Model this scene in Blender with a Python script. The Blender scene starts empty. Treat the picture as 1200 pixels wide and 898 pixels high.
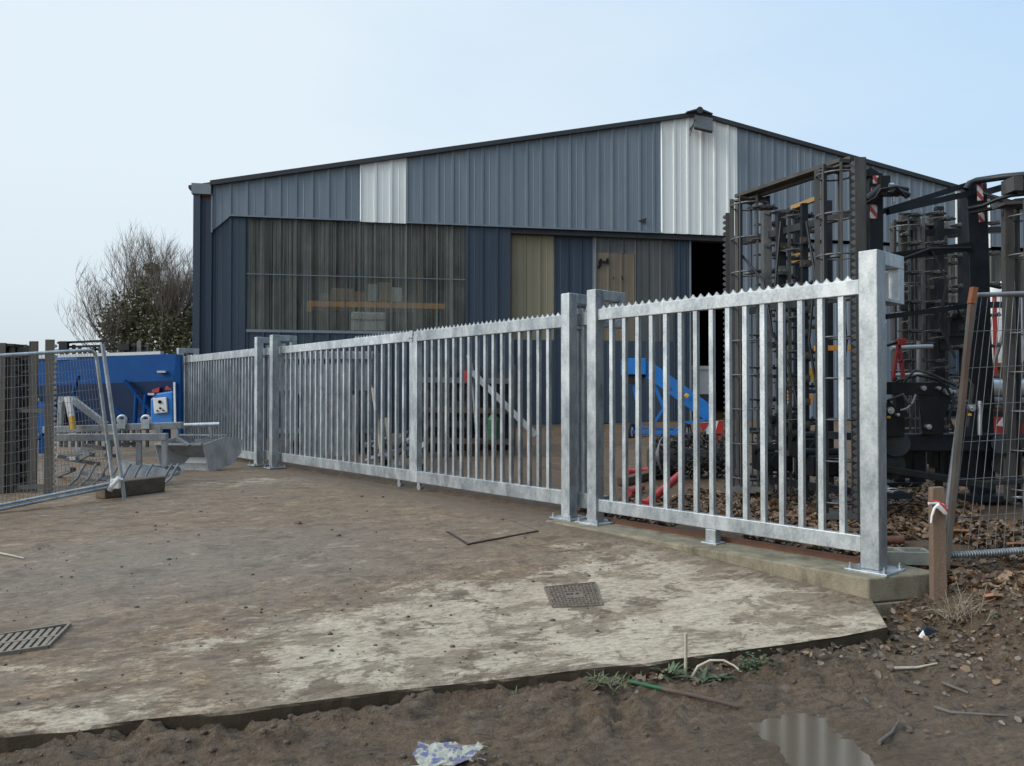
import bpy, bmesh, math, random
from mathutils import Vector, Matrix, noise
random.seed(7)
R = math.radians
scene = bpy.context.scene
COL = scene.collection
V = Vector

# ------------------------------------------------------------------ camera
CAMZ, FPX, CX, CY, HOR = 1.55, 900.0, 600.0, 449.0, 463.0
pit = math.atan((HOR - CY) / FPX)
cam_d = bpy.data.cameras.new('camera')
cam = bpy.data.objects.new('camera', cam_d)
COL.objects.link(cam)
cam.location = (0, 0, CAMZ)
cam.rotation_euler = (R(90) + pit, 0, 0)
cam_d.sensor_width = 36
cam_d.lens = 36 * FPX / 1200
cam_d.clip_start = 0.05
cam_d.clip_end = 3000
scene.camera = cam

def ray(px, py):
    cx = (px - CX) / FPX; cz = (CY - py) / FPX
    f = V((0, math.cos(pit), math.sin(pit))); u = V((0, -math.sin(pit), math.cos(pit)))
    return f + V((1, 0, 0)) * cx + u * cz
def P(px, py, Y):
    d = ray(px, py); return V((0, 0, CAMZ)) + d * (Y / d.y)
def G(px, py, z):
    d = ray(px, py); return V((0, 0, CAMZ)) + d * ((z - CAMZ) / d.z)
def GS(px, py, h):
    z = 0.2
    for _ in range(40):
        p = G(px, py, z); z = 0.5 * z + 0.5 * h(p.x, p.y)
    return G(px, py, z)
def sm(a, b, x):
    t = max(0.0, min(1.0, (x - a) / (b - a))); return t * t * (3 - 2 * t)
def lerp(a, b, t): return a + (b - a) * t

# ------------------------------------------------------------------ mesh builder
class MB:
    def __init__(s): s.v = []; s.f = []; s.m = []; s.sm = []; s.mi = 0
    def add(s, vs, fs, smooth=False):
        o = len(s.v); s.v.extend([V(p) for p in vs])
        for f in fs: s.f.append([i + o for i in f]); s.m.append(s.mi); s.sm.append(smooth)
    def box(s, c, d, M=None):
        c = V(c); hx, hy, hz = d[0] / 2, d[1] / 2, d[2] / 2
        ps = [V((x, y, z)) for x in (-hx, hx) for y in (-hy, hy) for z in (-hz, hz)]
        if M is not None: ps = [M @ p for p in ps]
        s.add([c + p for p in ps], [(0, 1, 3, 2), (4, 6, 7, 5), (0, 4, 5, 1), (2, 3, 7, 6), (0, 2, 6, 4), (1, 5, 7, 3)])
    def bb(s, x0, x1, y0, y1, z0, z1): s.box(((x0 + x1) / 2, (y0 + y1) / 2, (z0 + z1) / 2), (abs(x1 - x0), abs(y1 - y0), abs(z1 - z0)))
    def bar(s, p0, p1, w, h, up=(0, 0, 1)):
        p0, p1 = V(p0), V(p1); d = (p1 - p0); L = d.length
        if L < 1e-6: return
        d.normalize(); up = V(up)
        if abs(d.dot(up)) > .98: up = V((0, 1, 0)) if abs(d.y) < .9 else V((1, 0, 0))
        x = d.cross(up).normalized(); z = x.cross(d)
        M = Matrix((x, d, z)).transposed()
        s.box((p0 + p1) / 2, (w, L, h), M)
    def tube(s, p0, p1, r0, r1=None, n=10, caps=True):
        s.path([p0, p1], r0, n, r1, caps)
    def path(s, pts, r, n=8, r1=None, caps=True):
        pts = [V(p) for p in pts]; N = len(pts); vs = []; px = None
        for i, p in enumerate(pts):
            d = (pts[min(i + 1, N - 1)] - pts[max(i - 1, 0)])
            if d.length < 1e-7: d = V((0, 0, 1))
            d.normalize()
            if px is None:
                a = V((0, 0, 1)) if abs(d.z) < .9 else V((1, 0, 0)); x = d.cross(a).normalized()
            else:
                x = (px - d * px.dot(d))
                x = x.normalized() if x.length > 1e-6 else d.orthogonal().normalized()
            px = x; y = d.cross(x)
            rr = r if r1 is None else lerp(r, r1, i / (N - 1))
            for k in range(n):
                a = 2 * math.pi * k / n; vs.append(p + (x * math.cos(a) + y * math.sin(a)) * rr)
        fs = []
        for i in range(N - 1):
            for k in range(n):
                fs.append((i * n + k, i * n + (k + 1) % n, (i + 1) * n + (k + 1) % n, (i + 1) * n + k))
        s.add(vs, fs, True)
        if caps:
            s.add(vs[:n], [tuple(range(n))[::-1]]); s.add(vs[-n:], [tuple(range(n))])
    def ring(s, c, ax, R_, r, n=20, m=6):
        c = V(c); ax = V(ax).normalized(); x = ax.orthogonal().normalized(); y = ax.cross(x)
        s.path([c + (x * math.cos(2 * math.pi * k / n) + y * math.sin(2 * math.pi * k / n)) * R_ for k in range(n + 1)], r, m, caps=False)
    def prism(s, pts, d):
        """closed polygon (3d points, planar) extruded by vector d"""
        pts = [V(p) for p in pts]; d = V(d); n = len(pts)
        s.add(pts + [p + d for p in pts], [tuple(range(n))[::-1], tuple(range(n, 2 * n))] + [(i, (i + 1) % n, n + (i + 1) % n, n + i) for i in range(n)])
    def build(s, name, mat, parent=None, base=None, bevel=0, solid=0):
        me = bpy.data.meshes.new(name)
        b = V((0, 0, 0))
        if base is not None: b = V(base)
        me.from_pydata([tuple(p - b) for p in s.v], [], s.f)
        mats = mat if isinstance(mat, (list, tuple)) else [mat]
        for m in mats: me.materials.append(m)
        me.polygons.foreach_set('material_index', s.m); me.polygons.foreach_set('use_smooth', s.sm)
        bm = bmesh.new(); bm.from_mesh(me); bmesh.ops.recalc_face_normals(bm, faces=bm.faces); bm.to_mesh(me); bm.free()
        o = bpy.data.objects.new(name, me); COL.objects.link(o)
        if parent is not None: o.parent = parent
        elif base is not None: o.location = b
        if bevel:
            md = o.modifiers.new('bevel', 'BEVEL'); md.width = bevel; md.segments = 2; md.limit_method = 'ANGLE'; md.angle_limit = R(50)
        if solid:
            md = o.modifiers.new('solid', 'SOLIDIFY'); md.thickness = solid; md.offset = 0
        return o

def tag(o, label=None, cat=None, group=None, kind=None):
    if label: o['label'] = label
    if cat: o['category'] = cat
    if group: o['group'] = group
    if kind: o['kind'] = kind
    return o
def thing(name, label, cat, loc=(0, 0, 0), rz=0, group=None):
    o = bpy.data.objects.new(name, None); COL.objects.link(o); o.empty_display_size = .2
    o.location = loc; o.rotation_euler = (0, 0, rz)
    return tag(o, label, cat, group)
def copy_part(o, parent, loc):
    c = o.copy(); COL.objects.link(c); c.parent = parent; c.location = loc; return c
def copy_tree(o, parent=None):
    c = o.copy(); COL.objects.link(c); c.parent = parent
    for ch in list(o.children): copy_tree(ch, c)
    return c

# ------------------------------------------------------------------ materials
def newmat(name):
    m = bpy.data.materials.new(name); m.use_nodes = True; m.node_tree.nodes.clear()
    return m, m.node_tree
class NT:
    def __init__(s, t): s.t = t
    def n(s, typ, **kw):
        x = s.t.nodes.new(typ)
        for k, v in kw.items():
            if k.startswith('i_'):
                key = k[2:]; key = int(key) if key.isdigit() else key.replace('_', ' ')
                if hasattr(v, 'is_output'): s.t.links.new(v, x.inputs[key])
                else: x.inputs[key].default_value = v
            else: setattr(x, k, v)
        return x
    def obj(s): return s.n('ShaderNodeTexCoord').outputs['Object']
    def mapping(s, vec, sc=(1, 1, 1), rot=(0, 0, 0), loc=(0, 0, 0)):
        m = s.n('ShaderNodeMapping', i_Vector=vec); m.inputs['Scale'].default_value = sc
        m.inputs['Rotation'].default_value = rot; m.inputs['Location'].default_value = loc
        return m.outputs[0]
    def noise(s, vec, scale, detail=5, rough=.6, dist=0):
        return s.n('ShaderNodeTexNoise', i_Vector=vec, i_Scale=scale, i_Detail=detail, i_Roughness=rough, i_Distortion=dist).outputs[0]
    def ramp(s, fac, stops):
        r = s.n('ShaderNodeValToRGB', i_Fac=fac); e = r.color_ramp.elements
        while len(e) < len(stops): e.new(.5)
        for i, (p, c) in enumerate(stops):
            e[i].position = p; e[i].color = (c, c, c, 1) if isinstance(c, (int, float)) else tuple(c) + (1,)
        return r.outputs[0]
    def mix(s, f, a, b, bt='MIX'):
        m = s.n('ShaderNodeMix', data_type='RGBA', blend_type=bt)
        for inp, v in ((m.inputs[0], f), (m.inputs[6], a), (m.inputs[7], b)):
            if hasattr(v, 'is_output'): s.t.links.new(v, inp)
            elif isinstance(v, (int, float)): inp.default_value = v
            else: inp.default_value = tuple(v) + (1,)
        return m.outputs[2]
    def math(s, op, a, b=0.0, clamp=False):
        m = s.n('ShaderNodeMath', operation=op, use_clamp=clamp)
        for i, v in ((0, a), (1, b)):
            if hasattr(v, 'is_output'): s.t.links.new(v, m.inputs[i])
            else: m.inputs[i].default_value = v
        return m.outputs[0]
    def bump(s, h, st=.3, dist=.02, nrm=None):
        b = s.n('ShaderNodeBump', i_Height=h, i_Strength=st, i_Distance=dist)
        if nrm is not None: s.t.links.new(nrm, b.inputs['Normal'])
        return b.outputs[0]
    def out(s, sh): s.t.links.new(sh, s.n('ShaderNodeOutputMaterial').inputs[0])
    def pbsdf(s, col, rough=.6, metal=0.0, nrm=None, spec=.5):
        b = s.n('ShaderNodeBsdfPrincipled')
        for k, v in (('Base Color', col), ('Roughness', rough), ('Metallic', metal), ('Specular IOR Level', spec)):
            if hasattr(v, 'is_output'): s.t.links.new(v, b.inputs[k])
            elif k == 'Base Color': b.inputs[k].default_value = tuple(v) + (1,)
            else: b.inputs[k].default_value = v
        if nrm is not None: s.t.links.new(nrm, b.inputs['Normal'])
        return b.outputs[0]

def M_simple(name, c1, c2, rough=.6, metal=0.0, scale=6, stretch=(1, 1, 1), bump=.15, bscale=40, dirt=None, dirt_amt=.4, spec=.5):
    m, t = newmat(name); k = NT(t); o = k.obj()
    nz = k.noise(k.mapping(o, stretch), scale, 6, .65)
    col = k.mix(k.ramp(nz, [(.3, 0.0), (.7, 1.0)]), c1, c2)
    if dirt:
        d = k.noise(k.mapping(o, (1, 1, .35), loc=(3.1, 1.7, .4)), scale * .7, 8, .7)
        col = k.mix(k.math('MULTIPLY', k.ramp(d, [(.5, 0.0), (.72, 1.0)]), dirt_amt), col, dirt)
    b = k.bump(k.noise(o, bscale, 4, .6), bump, .01)
    rg = k.math('ADD', k.math('MULTIPLY', nz, .25), rough - .12)
    k.out(k.pbsdf(col, rg, metal, b, spec)); return m

def M_galv(name, lo=(.27, .3, .325), hi=(.56, .59, .605), metal=.75, rough=.46):
    m, t = newmat(name); k = NT(t); o = k.obj()
    oi = k.n('ShaderNodeObjectInfo').outputs['Random']
    vec = k.n('ShaderNodeVectorMath', operation='ADD', i_0=o)
    cmb = k.n('ShaderNodeCombineXYZ', i_X=k.math('MULTIPLY', oi, 7.0), i_Z=k.math('MULTIPLY', oi, 31.0))
    t.links.new(cmb.outputs[0], vec.inputs[1]); v = vec.outputs[0]
    n1 = k.noise(k.mapping(v, (1, 1, .45)), 7, 6, .7)
    n2 = k.noise(v, 55, 3, .6)
    vor = k.n('ShaderNodeTexVoronoi', i_Vector=v, i_Scale=90.0).outputs['Color']
    f = k.math('ADD', k.math('MULTIPLY', n1, .75), k.math('MULTIPLY', n2, .25))
    col = k.mix(k.ramp(f, [(.38, 0.0), (.62, 1.0)]), lo, hi)
    col = k.mix(.12, col, k.mix(.85, vor, (.5, .5, .5)), 'OVERLAY')
    w = k.noise(k.mapping(v, (1, 1, .3)), 16, 5, .7)
    col = k.mix(k.math('MULTIPLY', k.ramp(w, [(.62, 0.0), (.72, 1.0)]), .4), col, (.68, .71, .72))
    d = k.noise(k.mapping(v, (1, 1, .2)), 9, 6, .75)
    col = k.mix(k.math('MULTIPLY', k.ramp(d, [(.6, 0.0), (.78, 1.0)]), .3), col, (.24, .24, .23))
    vb = k.math('ADD', k.math('MULTIPLY', oi, .3), .84)
    cv = k.n('ShaderNodeCombineColor', i_0=vb, i_1=vb, i_2=vb).outputs[0]
    col = k.mix(1.0, col, cv, 'MULTIPLY')
    rg = k.math('ADD', k.math('MULTIPLY', n1, .35), rough - .15)
    k.out(k.pbsdf(col, rg, metal, k.bump(n1, .12, .01))); return m

MT = {}
MT['galv'] = M_galv('galvanised_steel')
MT['galv_dull'] = M_galv('weathered_zinc', (.2, .215, .23), (.34, .355, .37), .4, .5)
MT['clad'] = M_simple('slate_blue_cladding', (.155, .2, .25), (.195, .24, .29), .5, 0, 1.2, (2.2, 2.2, .25), .05, 30, (.25, .27, .28), .4)
MT['clad_dark'] = M_simple('dark_blue_cladding', (.028, .048, .077), (.042, .065, .096), .5, 0, 1.2, (2.2, 2.2, .25), .05, 30, (.07, .085, .1), .5)
MT['clad_white'] = M_simple('white_cladding', (.74, .79, .79), (.84, .87, .87), .45, 0, 1.4, (3, 3, .2), .04, 30, (.52, .55, .53), .45)
MT['roof'] = M_simple('dark_roof_sheet', (.025, .03, .036), (.045, .05, .058), .6, 0, 2)
MT['trim'] = M_simple('grey_trim', (.17, .2, .23), (.22, .25, .28), .5, 0, 3)
MT['rust_brown'] = M_simple('rusty_brown_steel', (.1, .045, .03), (.17, .08, .05), .8, .1, 8)
MT['black'] = M_simple('black_paint', (.005, .006, .007), (.011, .013, .015), .42, 0, 5, dirt=(.05, .045, .04), dirt_amt=.3, spec=.35)
MT['navy'] = M_simple('blue_black_paint', (.008, .011, .016), (.017, .022, .029), .4, 0, 5, dirt=(.05, .047, .042), dirt_amt=.3, spec=.35)
MT['steel_brown'] = M_simple('weathered_brown_steel', (.036, .037, .038), (.088, .087, .085), .7, .2, 7, (1, 1, .3), dirt=(.08, .062, .05), dirt_amt=.35)
MT['steel_tine'] = M_simple('dark_tine_steel', (.05, .052, .055), (.12, .12, .12), .5, .4, 9, dirt=(.05, .04, .033), dirt_amt=.5)
MT['steel_dark'] = M_simple('dark_brown_steel', (.04, .037, .033), (.085, .078, .069), .7, .2, 7, (1, 1, .3), dirt=(.08, .05, .034), dirt_amt=.4)
MT['steel_grey'] = M_simple('worn_grey_steel', (.11, .115, .12), (.22, .22, .22), .5, .5, 9, dirt=(.07, .055, .045), dirt_amt=.5)
MT['steel_bright'] = M_simple('polished_steel', (.45, .47, .5), (.6, .62, .64), .3, .8, 9)
MT['blue'] = M_simple('blue_machine_paint', (.0015, .046, .175), (.003, .062, .22), .55, 0, 3, dirt=(.012, .05, .13), dirt_amt=.5, spec=.12)
MT['blue_bright'] = M_simple('bright_blue_paint', (.018, .16, .5), (.025, .19, .56), .38, 0, 3, dirt=(.06, .12, .25), dirt_amt=.4)
MT['blue_dark'] = M_simple('deep_blue_paint', (.004, .022, .075), (.006, .032, .1), .45, 0, 3)
MT['red'] = M_simple('red_paint', (.36, .03, .03), (.46, .045, .04), .45, 0, 5, dirt=(.2, .05, .04), dirt_amt=.5)
MT['orange'] = M_simple('orange_paint', (.86, .34, .055), (.93, .42, .08), .5, 0, 5)
MT['yellow'] = M_simple('yellow_paint', (.6, .33, .03), (.68, .4, .05), .5, 0, 5)
MT['white'] = M_simple('white_paint', (.62, .63, .62), (.75, .75, .74), .5, 0, 4, dirt=(.4, .38, .34), dirt_amt=.5)
MT['green'] = M_simple('green_plastic', (.012, .075, .03), (.02, .105, .045), .45, 0, 5)
MT['wood'] = M_simple('weathered_timber', (.13, .085, .058), (.24, .17, .12), .85, 0, 9, (1, 1, .08), .5, 60, (.06, .045, .035), .5)
MT['wood_flat'] = M_simple('rough_timber', (.065, .046, .034), (.14, .103, .076), .85, 0, 9, (.15, 1, 1), .5, 60, (.05, .04, .035), .6)
MT['card'] = M_simple('cardboard', (.3, .19, .11), (.4, .27, .17), .8, 0, 4)
MT['rubber'] = M_simple('black_rubber', (.015, .015, .016), (.035, .034, .033), .75, 0, 8, dirt=(.09, .075, .06), dirt_amt=.5)
MT['grey_plastic'] = M_simple('pale_grey_plastic', (.42, .44, .45), (.52, .54, .55), .5, 0, 4)
MT['kerb'] = M_simple('stained_kerb_concrete', (.14, .12, .08), (.29, .255, .185), .9, 0, 7, (1, 1, .6), .6, 70, (.055, .047, .032), .85)
MT['block'] = M_simple('grey_block_concrete', (.2, .2, .17), (.3, .3, .26), .9, 0, 8, bump=.6, bscale=80)
MT['terracotta'] = M_simple('terracotta', (.33, .15, .085), (.45, .22, .13), .85, 0, 12, bump=.4)
MT['stick'] = M_simple('dry_stalk', (.36, .31, .23), (.5, .45, .36), .8, 0, 20)
MT['bark'] = M_simple('bark', (.085, .075, .066), (.15, .135, .12), .9, 0, 9, bump=.5)
MT['dark_int'] = M_simple('dark_interior', (.03, .03, .032), (.06, .06, .062), .8, 0, 2)
MT['rusty_post'] = M_simple('rusty_grey_post', (.07, .064, .056), (.17, .155, .135), .7, .2, 7, (1, 1, .3), dirt=(.14, .052, .025), dirt_amt=.7)
MT['rust_orange'] = M_simple('orange_rust', (.15, .055, .025), (.24, .09, .04), .85, 0, 10)
MT['silver_film'] = M_simple('white_bag_plastic', (.5, .52, .54), (.68, .69, .7), .4, 0, 10, bump=.8, bscale=14)
MT['mesh'] = M_simple('dull_fence_wire', (.16, .17, .18), (.26, .27, .28), .5, .6, 12)

def M_hazard():
    m, t = newmat('red_white_stripes'); k = NT(t)
    w = k.n('ShaderNodeTexWave', i_Vector=k.mapping(k.obj(), (1, 1, 1), (0, R(40), 0)), i_Scale=4.2, bands_direction='X').outputs[1]
    k.out(k.pbsdf(k.mix(k.ramp(w, [(.48, 0.0), (.52, 1.0)]), (.5, .5, .5), (.32, .05, .05)), .45)); return m
MT['hazard'] = M_hazard()

def M_translucent(name, tint, pale, transp, rib=2.42, x0=0.0):
    """ribbed polycarbonate: pale grime streaks running down, partly see-through"""
    m, t = newmat(name); k = NT(t); o = k.obj()
    st = k.noise(k.mapping(o, (9, 1, .06)), 2.2, 6, .7)
    st2 = k.noise(k.mapping(o, (30, 1, .1)), 1.5, 3, .6)
    bl = k.noise(k.mapping(o, (1, 1, .6)), 1.6, 5, .65)
    f = k.math('ADD', k.math('MULTIPLY', st, .55), k.math('ADD', k.math('MULTIPLY', st2, .3), k.math('MULTIPLY', bl, .2)))
    grime = k.ramp(f, [(.4, 0.0), (.66, 1.0)])
    col = k.mix(grime, tint, pale)
    d = k.pbsdf(col, .35, 0, None, .25)
    tl = k.n('ShaderNodeBsdfTranslucent', i_Color=(tint[0], tint[1], tint[2], 1)).outputs[0]
    ms = k.n('ShaderNodeMixShader', i_0=.35); t.links.new(d, ms.inputs[1]); t.links.new(tl, ms.inputs[2])
    tr = k.n('ShaderNodeBsdfTransparent', i_Color=(.94, .95, .93, 1)).outputs[0]
    mx = k.n('ShaderNodeMixShader', i_0=k.math('MULTIPLY', k.math('SUBTRACT', 1.0, k.math('MULTIPLY', grime, .5)), transp))
    t.links.new(ms.outputs[0], mx.inputs[1]); t.links.new(tr, mx.inputs[2])
    k.out(mx.outputs[0]); return m
MT['poly'] = M_translucent('clear_ribbed_sheet', (.17, .18, .17), (.48, .495, .46), .93)
MT['poly_rib'] = M_translucent('pale_sheet_rib', (.2, .21, .19), (.42, .44, .4), .45)
MT['poly_yellow'] = M_translucent('yellowed_ribbed_sheet', (.35, .315, .22), (.46, .42, .31), .06)
MT['poly_grey'] = M_translucent('grey_ribbed_sheet', (.125, .137, .146), (.24, .25, .255), .15)
MT['board_brown'] = M_simple('brown_board', (.145, .118, .085), (.205, .172, .128), .7, 0, 1.5, (3, 3, .3), .1, 30)

# ground line of the gate
F0 = G(1020, 668, .30); F3 = G(306, 546, .30)
ex = (F0 - F3); ex.z = 0; ex.normalize(); en = V((-ex.y, ex.x, 0))
RZF = math.atan2(ex.y, ex.x)
def st(x, y):
    d = V((x, y, 0)) - V((F0.x, F0.y, 0)); return d.dot(en), d.dot(ex)
def fx(px, off=0.0):
    """distance along the gate line of the pixel column"""
    k = (px - CX) / FPX; o = V((F0.x, F0.y, 0)) + en * off
    return (k * o.y - o.x) / (ex.x - k * ex.y)
def FW(t, s, z): return V((F0.x, F0.y, 0)) + ex * t + en * s + V((0, 0, z))

# slab outline (front edge)
FE = [(1040, 735), (985, 746), (900, 758), (760, 777), (640, 790), (480, 808), (290, 832), (0, 862)]
def slab_z(x, y):
    return .12 + .17 * sm(4.45, 7.2, y) + .012 * (noise.noise(V((x * .5, y * .5, 3))))
FEW = [GS(a, b, slab_z) for a, b in FE]
FEW.append(V((-9, FEW[-1].y - .75, .12))); FEW.append(V((-16, FEW[-1].y - .8, .12)))
def edge_y(x):
    for a, b in zip(FEW[:-1], FEW[1:]):
        if b.x <= x <= a.x: return lerp(a.y, b.y, (x - a.x) / (b.x - a.x))
    return None
PUD = G(966, 886, .0)
def fbm(x, y, s, o=4): return noise.fractal(V((x * s, y * s, 1.3)), 1.0, 2.1, o)
def ground_z(x, y):
    s, t = st(x, y)
    dip = .13 * math.exp(-((x - 3.7) / .9) ** 2 - ((y - 5.75) / .45) ** 2)
    yard = .31 - dip + .038 * max(0, min(s, 13)) + .012 * fbm(x, y, 1.5)
    e = edge_y(x); near = (y < 8)
    mud = .0
    if near:
        ridged = abs(fbm(x, y, 3.1)); fine = fbm(x + 5, y, 9, 4)
        cg = noise.noise(V((x * 1.1, y * 1.1, 7))); ch_ = .25 + .75 * sm(-.15, .3, cg)
        if e is not None: ch_ = max(ch_, math.exp(-((e - y) / .3) ** 2))
        xs_ = x * .965 + y * .263; ys_ = -x * .263 + y * .965
        mud = .012 + .016 * fbm(x, y, .9) + .022 * ridged + (.018 + .012 * cg) * fine + ch_ * .07 * abs(fbm(xs_ * .4, ys_ * 1.25 + 9, 12, 4)) + ch_ * .026 * abs(fbm(xs_ * .55 + 3, ys_ * 1.5, 30, 3)) + .02 * fbm(xs_ * .25, ys_ * 2, 2.2, 3)
        mud += .05 * sm(2.0, 3.2, x) * sm(3.0, 5, y)
        if e is not None:
            dd = e - y      # distance in front of slab edge
            rt = math.exp(-((dd - .62 - .05 * math.sin(x * .9)) / .11) ** 4) * sm(-.3, .6, fbm(x, 3, .7, 2) + .3)
            lug = .5 + .5 * math.sin(xs_ * 38 + 14 * abs(dd - .62))
            mud = lerp(mud, mud * .45 - .012 + .014 * sm(.35, .65, lug), rt * .85)
            mud += .035 * math.exp(-(dd / .18) ** 2) * (0.6 + .6 * noise.noise(V((x * 2, 0, 0)))) - .02 * math.exp(-((dd - .45) / .2) ** 2)
            mud = lerp(mud, mud * .8, 0)
        pd = math.hypot((x - PUD.x) / .19, (y - PUD.y) / .33)
        flat = 1 - sm(.8, 3.6, pd)
        mud = lerp(mud, .03 + .45 * (mud - .035), flat * .85) - .036 * math.exp(-pd ** 3)
    if e is not None and y > e + .02 and s < .08 and not (t > .0 and x > 2.3): return -.06 if s < .02 else lerp(-.06, yard, sm(0.02, .15, s))
    if t > -.4: b = sm(-.85, .25, s - .1 * fbm(x, y, 1.2) - .5 * (1 - sm(.35, 1.5, t)) * (1 - sm(.34, .6, s)))
    else: b = sm(.02, .16, s)
    if not near: b = sm(0, .2, s) if t > -14 else 1
    far = sm(30, 120, math.hypot(x, y))
    return lerp(lerp(mud, yard, b), .6, far)

# ------------------------------------------------------------------ ground materials
def M_ground():
    m, t = newmat('mud_and_soil'); k = NT(t); o = k.obj()
    n1 = k.noise(o, 1.4, 8, .65); n2 = k.noise(o, 14, 8, .7); n3 = k.noise(o, 70, 5, .7)
    mud = k.mix(k.ramp(n2, [(.3, 0.0), (.7, 1.0)]), (0.1316, 0.08715, 0.05342), (0.2506, 0.172, 0.1085))
    mud = k.mix(k.ramp(n1, [(.4, 0.0), (.65, 1.0)]), mud, k.mix(n3, (0.1754, 0.1232, 0.08013), (0.2882, 0.2061, 0.1352)))
    mud = k.mix(k.ramp(k.noise(o, 38, 7, .8), [(.5, 0.0), (.62, .7)]), mud, (0.07767, 0.05101, 0.03088))
    mud = k.mix(k.ramp(k.noise(k.mapping(o, loc=(5, 2, 1)), 24, 7, .8), [(.54, 0.0), (.66, .6)]), mud, (0.3384, 0.2393, 0.1503))
    mang = math.atan2((FEW[0] - FEW[6]).y, (FEW[0] - FEW[6]).x)
    stv = k.mapping(k.mapping(o, rot=(0, 0, -mang)), (.45, 1.7, 1))
    stn = k.noise(stv, 11, 9, .78, .5)
    mud = k.mix(k.ramp(stn, [(.36, .85), (.47, 0.0)]), mud, (0.0456, 0.03776, 0.03068))
    mud = k.mix(k.ramp(stn, [(.54, 0.0), (.68, .7)]), mud, (0.3078, 0.2738, 0.2313))
    speck = k.ramp(k.noise(o, 45, 2, .5), [(.7, 0.0), (.74, 1.0)])
    mud = k.mix(k.math('MULTIPLY', speck, .5), mud, (0.4134, 0.2784, 0.167))
    yard = k.mix(k.ramp(n2, [(.3, 0.0), (.7, 1.0)]), (0.1253, 0.0776, 0.0434), (0.238, 0.152, 0.08766))
    yard = k.mix(k.ramp(k.noise(o, .8, 5, .6), [(.45, 0.0), (.6, .6)]), yard, (0.1504, 0.1063, 0.07095))
    field = k.mix(n1, (0.0877, 0.08503, 0.03338), (0.1504, 0.1063, 0.05008))
    sep = k.n('ShaderNodeSeparateXYZ', i_0=o)
    dot = k.n('ShaderNodeVectorMath', operation='DOT_PRODUCT', i_0=o); dot.inputs[1].default_value = tuple(en)
    s = k.math('SUBTRACT', dot.outputs['Value'], V((F0.x, F0.y, 0)).dot(en))
    col = k.mix(k.ramp(k.math('MULTIPLY', k.math('ADD', s, .6), .8), [(.0, 0.0), (1.0, 1.0)]), mud, yard)
    ln = k.n('ShaderNodeVectorMath', operation='LENGTH', i_0=o).outputs['Value']
    col = k.mix(k.ramp(k.math('MULTIPLY', ln, .01), [(.3, 0.0), (.5, 1.0)]), col, field)
    pdv = k.n('ShaderNodeVectorMath', operation='DISTANCE', i_0=o); pdv.inputs[1].default_value = (PUD.x, PUD.y, .0)
    pw = k.ramp(k.math('ADD', pdv.outputs['Value'], k.math('MULTIPLY', k.math('SUBTRACT', n2, .5), .25)), [(.3, 1.0), (.62, 0.0)])
    lw = k.ramp(k.noise(k.mapping(o, loc=(7, 3, 0)), 1.3, 5, .6), [(.5, 0.0), (.6, .75)])
    pw = k.math('MAXIMUM', pw, lw)
    col = k.mix(k.math('MULTIPLY', pw, .5), col, k.mix(.6, col, (0.06264, 0.04886, 0.03361)))
    wet = k.mix(pw, k.ramp(k.noise(o, 2.3, 4, .6), [(.4, .5), (.65, .8)]), (.3, .3, .3))
    h = k.math('ADD', k.math('ADD', k.math('MULTIPLY', n2, .5), k.math('MULTIPLY', stn, .9)), k.math('MULTIPLY', n3, .4))
    k.out(k.pbsdf(col, wet, 0, k.bump(h, 1.0, .06), .4)); return m
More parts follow.
